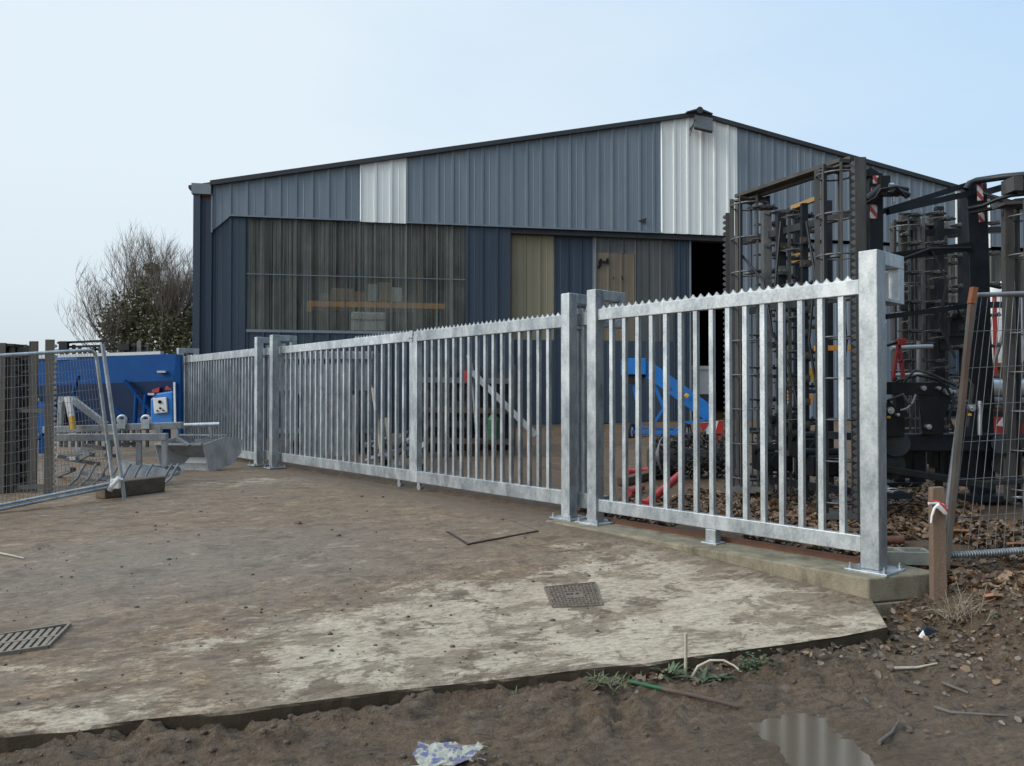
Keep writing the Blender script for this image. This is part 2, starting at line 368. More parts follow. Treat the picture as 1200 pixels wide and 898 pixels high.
def M_slab():
    m, t = newmat('muddy_concrete'); k = NT(t); o = k.obj()
    fe = FEW[0] - FEW[6]; ang = math.atan2(fe.y, fe.x)
    # pale clean patches (three soft ellipses), broken by noise
    def blob(px, py, rx, ry, a=ang):
        c = GS(px, py, slab_z)
        v = k.mapping(k.mapping(o, loc=(-c.x, -c.y, 0)), (1 / rx, 1 / ry, 0), (0, 0, 0))
        v = k.mapping(k.mapping(o, loc=(-c.x, -c.y, 0)), rot=(0, 0, -a)); v = k.mapping(v, (1 / rx, 1 / ry, 0))
        return k.n('ShaderNodeTexGradient', gradient_type='SPHERICAL', i_Vector=v).outputs[1]
    p = k.math('ADD', k.math('MULTIPLY', blob(800, 690, 3.2, 1.7), 1.15), k.math('MULTIPLY', blob(540, 755, 3.0, 1.15), .9))
    p = k.math('ADD', p, k.math('MULTIPLY', blob(1000, 738, 1.3, .5), .9))
    p = k.math('ADD', p, k.math('MULTIPLY', blob(300, 565, 3.4, 1.1), .62))
    p = k.math('ADD', p, k.math('MULTIPLY', blob(130, 535, 2.8, 2.0), .55))
    p = k.math('ADD', p, k.math('MULTIPLY', blob(260, 820, 2.2, .5), .3))
    sv = k.mapping(k.mapping(o, rot=(0, 0, -ang)), (.8, 1.2, 1))
    big = k.noise(sv, 1.1, 9, .68, .6); mid = k.noise(sv, 4.0, 9, .7, .4); fine = k.noise(o, 34, 6, .7); gr = k.noise(o, 160, 3, .6)
    f = k.math('ADD', p, k.math('MULTIPLY', k.math('SUBTRACT', big, .5), 2.1))
    f = k.math('ADD', f, k.math('MULTIPLY', k.math('SUBTRACT', mid, .5), 2.3))
    f = k.math('ADD', f, k.math('MULTIPLY', k.math('SUBTRACT', fine, .5), 1.0))
    clean = k.ramp(f, [(.36, 0.0), (.5, .5), (.68, .85), (1.0, 1.0)])
    conc = k.mix(fine, (.3, .245, .18), (.56, .475, .365))
    conc = k.mix(k.ramp(k.noise(o, 2.2, 6, .7), [(.42, 0.0), (.66, .8)]), conc, (.3, .235, .17))
    mud = k.mix(k.ramp(mid, [(.34, 0.0), (.64, 1.0)]), (0.1018, 0.06413, 0.03681), (0.2134, 0.1414, 0.08429))
    mud = k.mix(k.ramp(k.noise(sv, 9, 8, .75, 1.0), [(.5, 0.0), (.6, .8)]), mud, (0.2813, 0.1931, 0.1171))
    mud = k.mix(k.ramp(k.noise(k.mapping(sv, loc=(3, 1, 0)), 6, 8, .75, .6), [(.54, 0.0), (.64, .7)]), mud, (0.08245, 0.0518, 0.03078))
    mud = k.mix(k.math('MULTIPLY', blob(210, 660, 3.2, 1.5), 1.0), mud, k.mix(k.ramp(mid, [(.3, 0.0), (.7, 1.0)]), (0.1115, 0.0855, 0.06357), (0.2134, 0.1644, 0.1217)))
    col = k.mix(clean, mud, conc)
    pt = k.ramp(k.noise(k.mapping(sv, loc=(6, 2, 0)), 2.4, 8, .72, .35), [(.505, 0.0), (.545, .9)])
    col = k.mix(k.math('MULTIPLY', pt, .85), col, k.mix(fine, (0.1212, 0.08978, 0.06083), (0.2279, 0.172, 0.1173)))
    pl = k.ramp(k.noise(k.mapping(sv, (1.0, 1.4, 1), loc=(1, 8, 0)), 3.4, 8, .75, .5), [(.58, 0.0), (.66, .7)])
    col = k.mix(k.math('MULTIPLY', pl, .7), col, (.42, .345, .26))
    spots = k.ramp(k.noise(k.mapping(sv, loc=(9, 4, 0)), 3.2, 7, .7, .3), [(.56, 0.0), (.61, 1.0)])
    col = k.mix(k.math('MULTIPLY', spots, .75), col, (0.097, 0.06577, 0.04148))
    sm2 = k.ramp(k.noise(k.mapping(sv, loc=(2, 7, 0)), 11, 5, .7, .5), [(.62, 0.0), (.66, 1.0)])
    col = k.mix(k.math('MULTIPLY', sm2, .6), col, (0.09215, 0.06249, 0.03948))
    dots = k.ramp(k.noise(o, 26, 2, .5), [(.7, 0.0), (.73, 1.0)])
    col = k.mix(k.math('MULTIPLY', dots, .65), col, (0.0582, 0.04111, 0.0281))
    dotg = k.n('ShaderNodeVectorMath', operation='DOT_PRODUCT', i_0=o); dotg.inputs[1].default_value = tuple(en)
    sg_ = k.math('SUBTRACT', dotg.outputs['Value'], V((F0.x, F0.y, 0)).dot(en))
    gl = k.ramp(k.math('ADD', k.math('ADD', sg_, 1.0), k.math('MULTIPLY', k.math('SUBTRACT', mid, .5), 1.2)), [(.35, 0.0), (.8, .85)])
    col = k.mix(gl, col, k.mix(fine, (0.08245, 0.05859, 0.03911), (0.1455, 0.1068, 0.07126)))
    mo = k.noise(k.mapping(sv, (1.0, 1.5, 1)), 17, 9, .8, .3)
    mv = k.ramp(mo, [(.35, .52), (.5, 1.0), (.64, 1.28)])
    col = k.mix(1.0, col, mv, 'MULTIPLY')
    ds = k.ramp(k.noise(k.mapping(sv, loc=(4, 9, 0)), 8, 4, .6, .6), [(.63, 0.0), (.66, .85)])
    col = k.mix(k.math('MULTIPLY', ds, .8), col, (0.0873, 0.06237, 0.04171))
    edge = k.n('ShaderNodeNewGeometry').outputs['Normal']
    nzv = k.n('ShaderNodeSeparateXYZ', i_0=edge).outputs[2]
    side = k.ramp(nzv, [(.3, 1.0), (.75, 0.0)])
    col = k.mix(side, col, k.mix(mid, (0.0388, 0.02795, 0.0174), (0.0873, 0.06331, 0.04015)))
    wetm = k.math('MULTIPLY', blob(230, 650, 3.6, 1.8), 1.0)
    rg = k.mix(clean, k.mix(wetm, (.62, .62, .62), (.42, .42, .42)), (.85, .85, .85))
    h = k.math('ADD', k.math('MULTIPLY', fine, .4), k.math('ADD', k.math('MULTIPLY', gr, .12), k.math('MULTIPLY', mid, .6)))
    k.out(k.pbsdf(col, rg, 0, k.bump(h, .55, .025), .4)); return m
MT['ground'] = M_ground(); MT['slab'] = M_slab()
def M_water():
    m, t = newmat('muddy_water'); k = NT(t); o = k.obj()
    n = k.noise(o, 3, 4, .6)
    k.out(k.pbsdf(k.mix(n, (.085, .067, .048), (.12, .097, .071)), .12, 0, None, .45)); return m
MT['water'] = M_water()
def M_leaf():
    m, t = newmat('fallen_leaves'); k = NT(t)
    a = k.n('ShaderNodeVertexColor', layer_name='Col').outputs[0]
    nz = k.noise(k.obj(), 60, 4, .6)
    col = k.mix(k.math('MULTIPLY', nz, .6), a, (.05, .036, .026))
    k.out(k.pbsdf(col, .6, 0, k.bump(nz, .3, .01), .4)); return m
MT['leaf'] = M_leaf()

# ------------------------------------------------------------------ ground sheet
def axis(lo, hi, f0, f1, d, grow=1.22):
    a = []; x = f0
    while x <= f1: a.append(x); x += d
    st_ = d; x = a[-1]
    while x < hi: st_ *= grow; x += st_; a.append(x)
    st_ = d; x = a[0]
    while x > lo: st_ *= grow; x -= st_; a.insert(0, x)
    return a
def build_ground():
    xs = axis(-900, 900, -3.3, 4.6, .019, 1.13); ys = axis(-200, 1500, 2.1, 5.6, .019, 1.1)
    nx = len(xs); vs = [(x, y, ground_z(x, y)) for y in ys for x in xs]
    fs = [(j * nx + i, j * nx + i + 1, (j + 1) * nx + i + 1, (j + 1) * nx + i) for j in range(len(ys) - 1) for i in range(nx - 1)]
    me = bpy.data.meshes.new('ground'); me.from_pydata(vs, [], fs); me.materials.append(MT['ground'])
    me.polygons.foreach_set('use_smooth', [True] * len(fs))
    o = bpy.data.objects.new('ground', me); COL.objects.link(o); tag(o, 'dark churned mud in front and brown earth yard behind the gate', None, None, 'structure')
build_ground()
# puddle
mb = MB(); n = 110
def prad(a): q = a * 2 * math.pi / n; return 1 + .45 * noise.fractal(V((math.cos(q) * 1.6, math.sin(q) * 1.6, 4)), 1.0, 2.2, 5)
mb.add([(PUD.x, PUD.y, .0)] + [(PUD.x + prad(a) * .27 * math.cos(a * 2 * math.pi / n), PUD.y + prad(a) * .46 * math.sin(a * 2 * math.pi / n), .0) for a in range(n)], [(0, i + 1, (i + 1) % n + 1) for i in range(n)])
pz = .012
pud = mb.build('puddle', MT['water']); pud.location.z = pz; tag(pud, 'shallow brown puddle reflecting the gate bars', None, None, 'structure')

# slab: lofted between front edge and gate line
def build_slab():
    def resample(pts, n):
        L = [0]
        for a, b in zip(pts[:-1], pts[1:]): L.append(L[-1] + (b - a).length)
        out = []
        for i in range(n):
            d = L[-1] * i / (n - 1)
            for j in range(len(pts) - 1):
                if d <= L[j + 1] + 1e-9: out.append(pts[j].lerp(pts[j + 1], (d - L[j]) / max(1e-9, L[j + 1] - L[j]))); break
        return out
    front = [V((p.x, p.y, 0)) for p in FEW]
    kc = GS(1019, 702, slab_z)
    back = [V((kc.x, kc.y, 0)) + ex * -.02 + en * .05, FW(-2.75, -.15, 0), FW(-2.95, .2, 0), FW(-11, .2, 0), FW(-14.4, .2, 0), V((-9.5, 20.5, 0)), V((-18, 24, 0))]
    n = 420; m = 90; A = resample(front, n); B = resample(back, n)
    # densify parameter so that near the right corner is well sampled
    vs = []; fs = []
    for i in range(n):
        a = A[i]; b = B[i]
        jag = .02 * max(0, noise.noise(V((a.x * 2.3, 3, 0)))) + .012 * noise.noise(V((a.x * 5, a.y * 5, 0))) + .008 * noise.noise(V((a.x * 19, a.y * 19, 4)))
        for j in range(m):
            f = (j / (m - 1)) ** 1.5
            p = a.lerp(b, f)
            if j == 0: p += (b - a).normalized() * jag
            z = slab_z(p.x, p.y) + .004 * fbm(p.x, p.y, 3, 3)
            if j == 0: z -= .012
            vs.append((p.x, p.y, z))
    for i in range(n - 1):
        for j in range(m - 1): fs.append((i * m + j, i * m + j + 1, (i + 1) * m + j + 1, (i + 1) * m + j))
    # skirt along front edge and right end
    o = len(vs)
    rim = [(i * m) for i in range(n)]
    for r in rim:
        x, y, z = vs[r]; vs.append((x + .004, y + .006, z - .3))
    for i in range(n - 1): fs.append((rim[i], rim[i + 1], o + i + 1, o + i))
    o2 = len(vs)
    for j in range(m): x, y, z = vs[j]; vs.append((x, y, z - .3))
    for j in range(m - 1): fs.append((j, j + 1, o2 + j + 1, o2 + j))
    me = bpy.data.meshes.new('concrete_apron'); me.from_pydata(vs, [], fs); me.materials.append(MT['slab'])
    bm = bmesh.new(); bm.from_mesh(me); bmesh.ops.recalc_face_normals(bm, faces=bm.faces); bm.to_mesh(me); bm.free()
    ob = bpy.data.objects.new('concrete_apron', me); COL.objects.link(ob)
    tag(ob, 'pale concrete apron smeared with brown mud', None, None, 'structure')
build_slab()

# kerb beam under the right hand fence
ca, cb = G(1018, 678, .3), G(1104, 671, .3)
s0, t0 = st(ca.x, ca.y); s1, t1 = st(cb.x, cb.y)
kp = [FW(-3.1, s0, 0), V((ca.x, ca.y, 0)), V((cb.x, cb.y, 0)), FW(t1 - .25, s1 + .05, 0), FW(-3.1, .3, 0)]
mb = MB(); mb.prism([p + V((0, 0, .13)) for p in kp], (0, 0, .17))
o = mb.build('kerb', MT['kerb'], bevel=.012); tag(o, 'stained concrete kerb beam under the fence panel', None, None, 'structure')
mb = MB(); c0 = sum(kp, V()) / len(kp)
mb.prism([p + (p - c0).normalized() * .012 + V((0, 0, -.2)) for p in kp], (0, 0, .325))
o = mb.build('kerb_footing', MT['kerb'], bevel=.01); tag(o, 'rough concrete footing below the kerb', None, None, 'structure')

# ------------------------------------------------------------------ world and sun
w = bpy.data.worlds.new('World'); scene.world = w; w.use_nodes = True
t = w.node_tree; t.nodes.clear(); k = NT(t)
sun_dir = V((-.82, -.36, .5)).normalized()
el = math.asin(sun_dir.z); az = math.atan2(sun_dir.x, sun_dir.y)
sky = k.n('ShaderNodeTexSky'); sky.sky_type = 'NISHITA'; sky.sun_disc = False; sky.sun_elevation = el; sky.sun_rotation = az
sky.dust_density = 4; sky.air_density = 1.2
tc = k.n('ShaderNodeTexCoord').outputs['Generated']
sp = k.n('ShaderNodeSeparateXYZ', i_0=tc)
# cloud veil: bright near the horizon and to the left, thinner (bluer) to the upper right
cl = k.noise(k.mapping(tc, (1, 1, 2.2)), 1.7, 3, .5)
thin = k.math('ADD', k.math('MULTIPLY', sp.outputs[0], .95), k.math('MULTIPLY', sp.outputs[2], .55))
thin = k.math('ADD', thin, k.math('MULTIPLY', k.math('SUBTRACT', cl, .5), .55))
cl2 = k.noise(k.mapping(tc, (1, 1, 3), loc=(2, 5, 1)), 4.5, 6, .55, .4)
thin = k.math('ADD', thin, k.math('MULTIPLY', k.math('SUBTRACT', cl2, .5), .22))
veil0 = k.mix(k.ramp(thin, [(.06, 0.0), (.86, 1.0)]), (.84, .955, 1.04), (.545, .77, 1.02))
hz_ = k.ramp(sp.outputs[2], [(.02, .75), (.28, 0.0)])
veil = k.mix(hz_, veil0, (.73, .825, .885))
zen = k.ramp(sp.outputs[2], [(.0, .9), (.12, 1.0), (.5, 1.0), (.75, 1.5), (1.0, 1.7)])
zen = k.mix(1.0, veil, zen, 'MULTIPLY')
skyc = k.mix(1.0, sky.outputs[0], (.11, .11, .11), 'MULTIPLY')
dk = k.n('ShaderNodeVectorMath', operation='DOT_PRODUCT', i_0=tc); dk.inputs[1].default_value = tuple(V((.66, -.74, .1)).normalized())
bank = k.ramp(dk.outputs['Value'], [(.2, 1.0), (.8, .34)])  # unseen dark sky sector added behind right to darken the post sides
br = k.n('ShaderNodeVectorMath', operation='DOT_PRODUCT', i_0=tc); br.inputs[1].default_value = tuple(V((-.8, -.5, .35)).normalized())
glow = k.ramp(br.outputs['Value'], [(.3, .55), (.95, 1.0)])  # brighter unseen sky sector added behind left to compensate
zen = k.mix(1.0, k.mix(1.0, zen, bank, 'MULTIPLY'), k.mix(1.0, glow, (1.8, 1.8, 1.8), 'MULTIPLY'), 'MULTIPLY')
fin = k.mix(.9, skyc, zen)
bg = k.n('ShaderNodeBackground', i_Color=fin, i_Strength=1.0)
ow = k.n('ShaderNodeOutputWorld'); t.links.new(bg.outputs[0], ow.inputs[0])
sl = bpy.data.lights.new('sun', 'SUN'); sl.energy = 1.5; sl.angle = R(18); sl.color = (1, .91, .79)
so = bpy.data.objects.new('sun', sl); COL.objects.link(so); so.rotation_euler = sun_dir.to_track_quat('Z', 'Y').to_euler(); so.location = (-8, -8, 20)
scene.view_settings.view_transform = 'Standard'; scene.view_settings.look = 'None'; scene.view_settings.exposure = 0.0; scene.view_settings.gamma = 1.0
# ------------------------------------------------------------------ gate and fence
ZG = .30
RZ0, RZ1 = 2.275, 2.385      # top rail
def spike_strip(t0, t1, y):
    mb = MB(); pit_, h = .08, .04
    n = int((t1 - t0) / pit_); pts = []
    base = RZ1 - .003
    for i in range(n):
        x = t0 + i * pit_
        pts += [(x, y, base + .006), (x + pit_ * .24, y, base + .009), (x + pit_ * .4, y, base + .02), (x + pit_ * .5, y, base + h), (x + pit_ * .6, y, base + .02), (x + pit_ * .76, y, base + .009)]
    for i in range(n):   # one closed prism per tooth keeps polygons convex enough
        x = t0 + i * pit_
        q = [(x, y, base), (x, y, base + .006), (x + pit_ * .24, y, base + .009), (x + pit_ * .4, y, base + .02), (x + pit_ * .5, y, base + h), (x + pit_ * .6, y, base + .02), (x + pit_ * .76, y, base + .009), (x + pit_, y, base + .006), (x + pit_, y, base)]
        cy = len(mb.v); tri = [V(p) for p in q]
        back = [p + V((0, .006, 0)) for p in tri]; m = len(q)
        fr = [(0, 1, 2), (0, 2, 3), (0, 3, 4), (0, 4, 8), (8, 4, 5), (8, 5, 6), (8, 6, 7)]
        mb.add(tri + back, fr + [(a + m, c + m, b + m) for a, b, c in fr] + [(i, i + 1, m + i + 1, m + i) for i in range(m - 1)])
    return mb
def make_bars(root, ts, y, z0, z1, w=.04, mat='galv'):
    mb = MB(); mb.bb(-w / 2, w / 2, -w / 2, w / 2, z0, z1)
    first = None
    for tt in ts:
        if first is None:
            first = mb.build('bar', MT[mat], root); first.location = (tt, y, 0)
        else: copy_part(first, root, (tt, y, 0))
def evenly(a, b, n): return [a + (b - a) * (i + 1) / (n + 1) for i in range(n)]

base_f = (F0.x, F0.y, 0)
HW = .06
tA, tB, tC, tD, tR = fx(667, -HW) - HW, fx(698, -HW) - HW, fx(301, -HW) - HW, fx(319, -HW) - HW, fx(1029, -.068) - .068
YL = .135
# right fixed panel
fp = thing('fence_panel', 'galvanised spiked-top bar fence panel standing over the concrete kerb', 'fence panel', base_f, RZF)
a, b = tB + HW, tR - HW
mb = MB(); mb.bb(a, b, -.03, .03, RZ0, RZ1); mb.build('top_rail', MT['galv'], fp, bevel=.006)
mb = MB(); mb.bb(a, b, -.03, .03, .42, .54); mb.build('bottom_rail', MT['galv'], fp, bevel=.006)
make_bars(fp, evenly(a, b, 15), 0, .54, RZ0)
spike_strip(a + .02, b - .01, -.012).build('spike_strip', MT['galv'], fp)
tf = fx(835)
mb = MB(); mb.bb(tf - .05, tf + .05, -.04, .04, ZG + .012, .42); ft = mb.build('foot', MT['galv'], fp, bevel=.004)
mb = MB(); mb.bb(tf - .075, tf + .075, -.07, .07, ZG - .001, ZG + .012); mb.build('foot_plate', MT['galv'], fp, bevel=.003)
# sliding leaf
sg = thing('sliding_gate', 'long galvanised sliding gate leaf with vertical bars and a central stile', 'gate', base_f, RZF)
tl0, tl1 = fx(300, YL), tB + .03
tm = fx(487, YL)
mb = MB(); mb.bb(tl0, tm - .001, YL - .035, YL + .035, 2.26, RZ1); mb.build('top_rail', MT['galv'], sg, bevel=.006)
mb = MB(); mb.bb(tm + .001, tl1, YL - .035, YL + .035, 2.255, RZ1); mb.build('top_rail', MT['galv'], sg, bevel=.006)
mb = MB(); mb.bb(tl0, tl1, YL - .035, YL + .035, .405, .555); mb.build('bottom_rail', MT['galv'], sg, bevel=.006)
mb = MB(); mb.bb(tm - .09, tm + .09, YL - .042, YL + .042, .405, 2.33); mb.build('stile', MT['galv'], sg, bevel=.006)
mb = MB(); mb.bb(tm - .095, tm - .005, YL - .05, YL - .043, 2.25, 2.4); mb.build('splice_plate', MT['galv'], sg, bevel=.004)
mb = MB()
for q in (-.075, -.025): mb.tube((tm + q, YL - .06, 2.3), (tm + q, YL - .05, 2.3), .012, n=8)
mb.build('splice_bolt', MT['galv_dull'], sg)
make_bars(sg, evenly(tl0 + .03, tm - .09, 27), YL, .555, 2.26)
make_bars(sg, evenly(tm + .09, fx(655, YL), 16) + [fx(660, YL) + .05, fx(678.5, YL), fx(684.5, YL)], YL, .555, 2.255)
spike_strip(fx(416, YL), tm - .1, YL - .012).build('spike_strip', MT['galv'], sg)
spike_strip(tm + .02, tl1, YL - .012).build('spike_strip', MT['galv'], sg)
for q in (-.35, .12):
    mb = MB()
    mb.tube((tm + q, YL - .03, .35), (tm + q, YL + .03, .35), .04, n=16)
    mb.bb(tm + q - .03, tm + q + .03, YL - .034, YL - .03, .35, .405)
    mb.build('roller', MT['galv_dull'], sg)
# left panel
lp = thing('fence_panel', 'far end galvanised bar fence panel with closely set bars, beside the blue hopper', 'fence panel', base_f, RZF)
ta, tb2 = fx(207, YL), tl0 - .01
mb = MB(); mb.bb(ta, tb2, YL - .035, YL + .035, 2.26, RZ1 + .02); mb.build('top_rail', MT['galv'], lp, bevel=.006)
mb = MB(); mb.bb(ta, tb2, YL - .035, YL + .035, .36, .5); mb.build('bottom_rail', MT['galv'], lp, bevel=.006)
make_bars(lp, evenly(ta, tb2, 29), YL, .5, 2.26)
mb = MB(); mb.bb(ta, ta + .08, YL - .035, YL + .035, .5, 2.26); mb.build('end_stile', MT['galv'], lp)
# back rails of the left panel second skin: deep flat bars behind
# guide posts
def guide_post(t, label, back=.39, zt=2.58, mat='galv', roller=True, w=HW):
    r = thing('guide_post', label, 'gate post', FW(t, 0, ZG), RZF, 'gate posts with hooked tops')
    H = zt - ZG
    mb = MB(); mb.bb(-w, w, -w, w, .016, H); mb.build('upright', MT[mat], r, bevel=.008)
    mb = MB()
    h1 = .30
    mb.bb(-.05, w - .002, w, back, H - .1, H - .001)
    mb.bb(-.05, w - .002, back - .09, back, H - .36, H - .1)
    mb.bb(-.05, w - .002, w, back - .09, H - .36, H - .33)
    mb.build('head', MT[mat], r, bevel=.005)
    mb = MB(); mb.tube((0, w + .11, H - .32), (0, w + .11, H - .14), .04, n=14); mb.build('guide_roller', MT['grey_plastic'], r)
    mb = MB(); mb.bb(-.15, .15, -.14, .17, -.004, .016); bp = mb.build('base_plate', MT[mat], r, bevel=.004)
    first = None
    for sx in (-.12, .12):
        for sy in (-.11, .14):
            if first is None:
                mb = MB(); mb.tube((0, 0, .016), (0, 0, .036), .017, n=6); mb.tube((0, 0, .03), (0, 0, .055), .009, n=8)
                first = mb.build('bolt', MT['steel_bright'], bp); first.location = (sx, sy, 0)
            else: copy_part(first, bp, (sx, sy, 0))
    return r
guide_post(tR, 'tall galvanised end post at the right corner of the kerb, with a hooked top', w=.068)
guide_post(tB, 'galvanised hooked-top post at the left end of the kerb-top fence panel')
guide_post(tA, 'galvanised hooked-top post standing just left of its twin near the middle of the gate')
guide_post(tD, 'galvanised hooked-top post at the far end of the sliding gate, nearer one of that pair')
guide_post(tC, 'galvanised hooked-top post at the far end of the sliding gate, farther one of that pair')
guide_post(fx(211), 'farthest galvanised hooked-top post, behind the blue hopper end')
# rusty guide rail lying on the kerb behind the panel
mb = MB(); mb.bar(FW(fx(704), .13, ZG + .02), FW(-.12, .16, ZG + .02), .05, .04); o = mb.build('rail_bar', MT['rust_brown']); tag(o, 'rusty brown steel rail lying on the kerb behind the fence panel', 'rail')

# ------------------------------------------------------------------ warehouse
BX, BY = -6.6667, 20.0
bd = V((.9836, .1808, 0)); bn = V((-.1808, .9836, 0)); RZB = math.atan2(.1808, .9836)
def ub(px, off=0.0):
    k = (px - CX) / FPX; ox, oy = BX + bn.x * off, BY + bn.y * off
    return (k * oy - ox) / (bd.x - k * bd.y)
def BW(u, y, z): return V((BX, BY, 0)) + bd * u + bn * y + V((0, 0, z))
def BL(px, py, y):
    """building-local point seen at that pixel on the plane y"""
    u = ub(px, y); p = BW(u, y, 0); d = ray(px, py); return V((u, y, CAMZ + d.z * p.y / d.y))
wh = thing('warehouse', 'large grey-blue metal clad warehouse with a low gable roof and white sheets', 'warehouse', (BX, BY, 0), RZB)
UL, UR, URI, ZR, SL = -1.51, 26.0, 12.25, 9.71, .2006
def ztop(u): return ZR - SL * abs(u - URI) - .03
PITCH = .4135
def sheet(name, mat, u0, u1, zb, zt, y=0.0, parent=None, pitch=PITCH, d=.03, w=.06, phase=0.0):
    """trapezoidal cladding: pans with raised ribs; zb, zt numbers or functions of u"""
    fb = zb if callable(zb) else (lambda u: zb); ft = zt if callable(zt) else (lambda u: zt)
    us = [(u0, 0.0)]
    i = math.floor((u0 - phase) / pitch)
    while True:
        c = phase + i * pitch
        if c - w > u1: break
        for q, dd in ((-w / 2 - .006, 0), (-w / 2, -d), (w / 2, -d), (w / 2 + .03, 0), (pitch * .5 - .012, 0), (pitch * .5, -.006), (pitch * .5 + .012, 0)):
            if u0 + .004 < c + q < u1 - .004: us.append((c + q, dd))
        i += 1
    if callable(zt) and u0 < URI < u1: us.append((URI, -d if False else 0.0))
    us.append((u1, 0.0)); us.sort()
    mb = MB(); rr = random.Random(int(u0 * 100) + 3)
    for i in range(len(us) - 1):
        (ua, da), (ub_, db) = us[i], us[i + 1]
        if ub_ - ua < 1e-5: continue
        mb.mi = 1 if (mat == 'poly' and min(da, db) <= -d * .9 and rr.random() < .6) else 0
        mb.add([(ua, y + da, fb(ua)), (ub_, y + db, fb(ub_)), (ub_, y + db, ft(ub_)), (ua, y + da, ft(ua))], [(0, 1, 2, 3)])
    bm_mats = [MT[mat], MT['poly_rib']] if mat == 'poly' else MT[mat]
    o = mb.build(name, bm_mats, parent or wh)
    bm = bmesh.new(); bm.from_mesh(o.data); bmesh.ops.remove_doubles(bm, verts=bm.verts, dist=1e-5); bm.to_mesh(o.data); bm.free()
    md = o.modifiers.new('solid', 'SOLIDIFY'); md.thickness = .008 if mat != 'poly' else .003; md.offset = 0
    return o
ZBD = 6.2
u421, u476, u775, u865, u1121, u1162 = ub(421), ub(476), ub(775), ub(865), ub(1121), ub(1162)
u248, u270, u288, u545, u598 = ub(248), ub(269), ub(288), ub(545.5), ub(598.5)
u812, u862 = ub(812), ub(864)
PH = u288
def zdiag(u): return lerp(5.8, ZBD, min(1, max(0, (u - u248) / (u270 - u248))))
sheet('upper_cladding', 'clad', u248, u421, zdiag, ztop, phase=PH)
sheet('white_cladding', 'clad_white', u421, u476, ZBD - .02, ztop, y=-.012, phase=u421)
sheet('upper_cladding', 'clad', u476, u775, ZBD, ztop, phase=PH)
sheet('white_cladding', 'clad_white', u775, u865, ZBD, ztop, y=-.012, phase=u775)
sheet('upper_cladding', 'clad', u865, u1121, ZBD, ztop, phase=PH)
sheet('white_cladding', 'clad_white', u1121, u1162, ZBD - .05, ztop, y=-.012, phase=u1121)
sheet('upper_cladding', 'clad', u1162, UR, ZBD, ztop, phase=PH)
Z0 = .3
sheet('lower_cladding', 'clad_dark', UL + .12, u248, Z0, 6.62, y=.03, phase=PH)
sheet('lower_cladding', 'clad_dark', u248, u288, Z0, zdiag, y=.05, phase=PH)
sheet('lower_cladding', 'clad_dark', u288, u545, Z0, 3.22, y=.05, phase=PH)
sheet('lower_cladding', 'clad_dark', u545, u598, Z0, ZBD, y=.05, phase=PH)
sheet('lower_cladding', 'clad', u862, ub(1070), Z0, ZBD - .1, y=.05, phase=PH)
sheet('lower_cladding', 'clad_dark', ub(1070), UR, Z0, 3.2, y=.05, phase=PH)
def poly_panel(u0, u1, z0, z1, y=.06, mat='poly'):
    o = sheet('translucent_panel', mat, u0, u1, z0, z1, y=y, phase=PH, w=.04)
    for q in (0.5,):
        mb = MB(); mb.bb(u0, u1, y - .052, y - .043, lerp(z0, z1, q) - .009, lerp(z0, z1, q) + .009)
        mb.build('fixing_rail', MT['clad'], o)
    mb = MB(); mb.bb(u0, u1, y - .052, y - .043, z0 - .03, z0 + .04); mb.build('sill_flashing', MT['trim'], o)
    return o
poly_panel(u288, u545, 3.22, ZBD)
poly_panel(ub(1070), UR - 1.1, 3.2, ZBD - .1)
# door leaves sliding behind the band
def door(spans, y, name='sliding_door'):
    root = bpy.data.objects.new(name, None); COL.objects.link(root); root.parent = wh
    for u0, u1, z0, z1, m in spans:
        sheet('door_sheet', m, u0, u1, z0, z1, y=y, parent=root, phase=u0, pitch=(u1 - u0) / 3.0 if z1 - z0 > 1 else PITCH, d=.03, w=.05)
    u0 = min(s[0] for s in spans); u1 = max(s[1] for s in spans)
    for u, fm_ in ((u0 + .02, 'rust_brown' if y > .22 else 'trim'), (u1 - .02, 'trim')):
        mb = MB(); mb.bb(u - .02, u + .02, y - .04, y + .05, .72, 6.1); mb.build('door_frame', MT[fm_], root)
u650, u697, u744, u789 = ub(650, .2), ub(697, .2), ub(744, .2), ub(789, .2)
door([(u598 + .02, u650, 3.1, 6.08, 'poly_yellow'), (u598 + .02, u650, .75, 3.1, 'clad_dark'), (u650, u697, .75, 6.08, 'clad_dark')], .26)
door([(u697, u744, 5.62, 6.08, 'poly_grey'), (u697, u744, 3.1, 5.62, 'board_brown'), (u744, u789, 3.1, 6.08, 'poly_grey'), (u697, u789, .75, 3.1, 'clad_dark'), (u789, u812 + .03, .75, 6.08, 'clad_dark')], .2)
mb = MB(); mb.bb(u598, u862, .06, .34, 6.05, 6.2); mb.build('door_track', MT['roof'], wh)
mb = MB(); mb.bb(u862 - .02, u862 + .05, .0, .2, Z0, 6.12); mb.build('door_jamb', MT['clad_dark'], wh)
mb = MB(); mb.bb(u598 - .05, u598 + .012, .055, .3, Z0, 6.1); mb.build('door_jamb', MT['rust_brown'], wh)
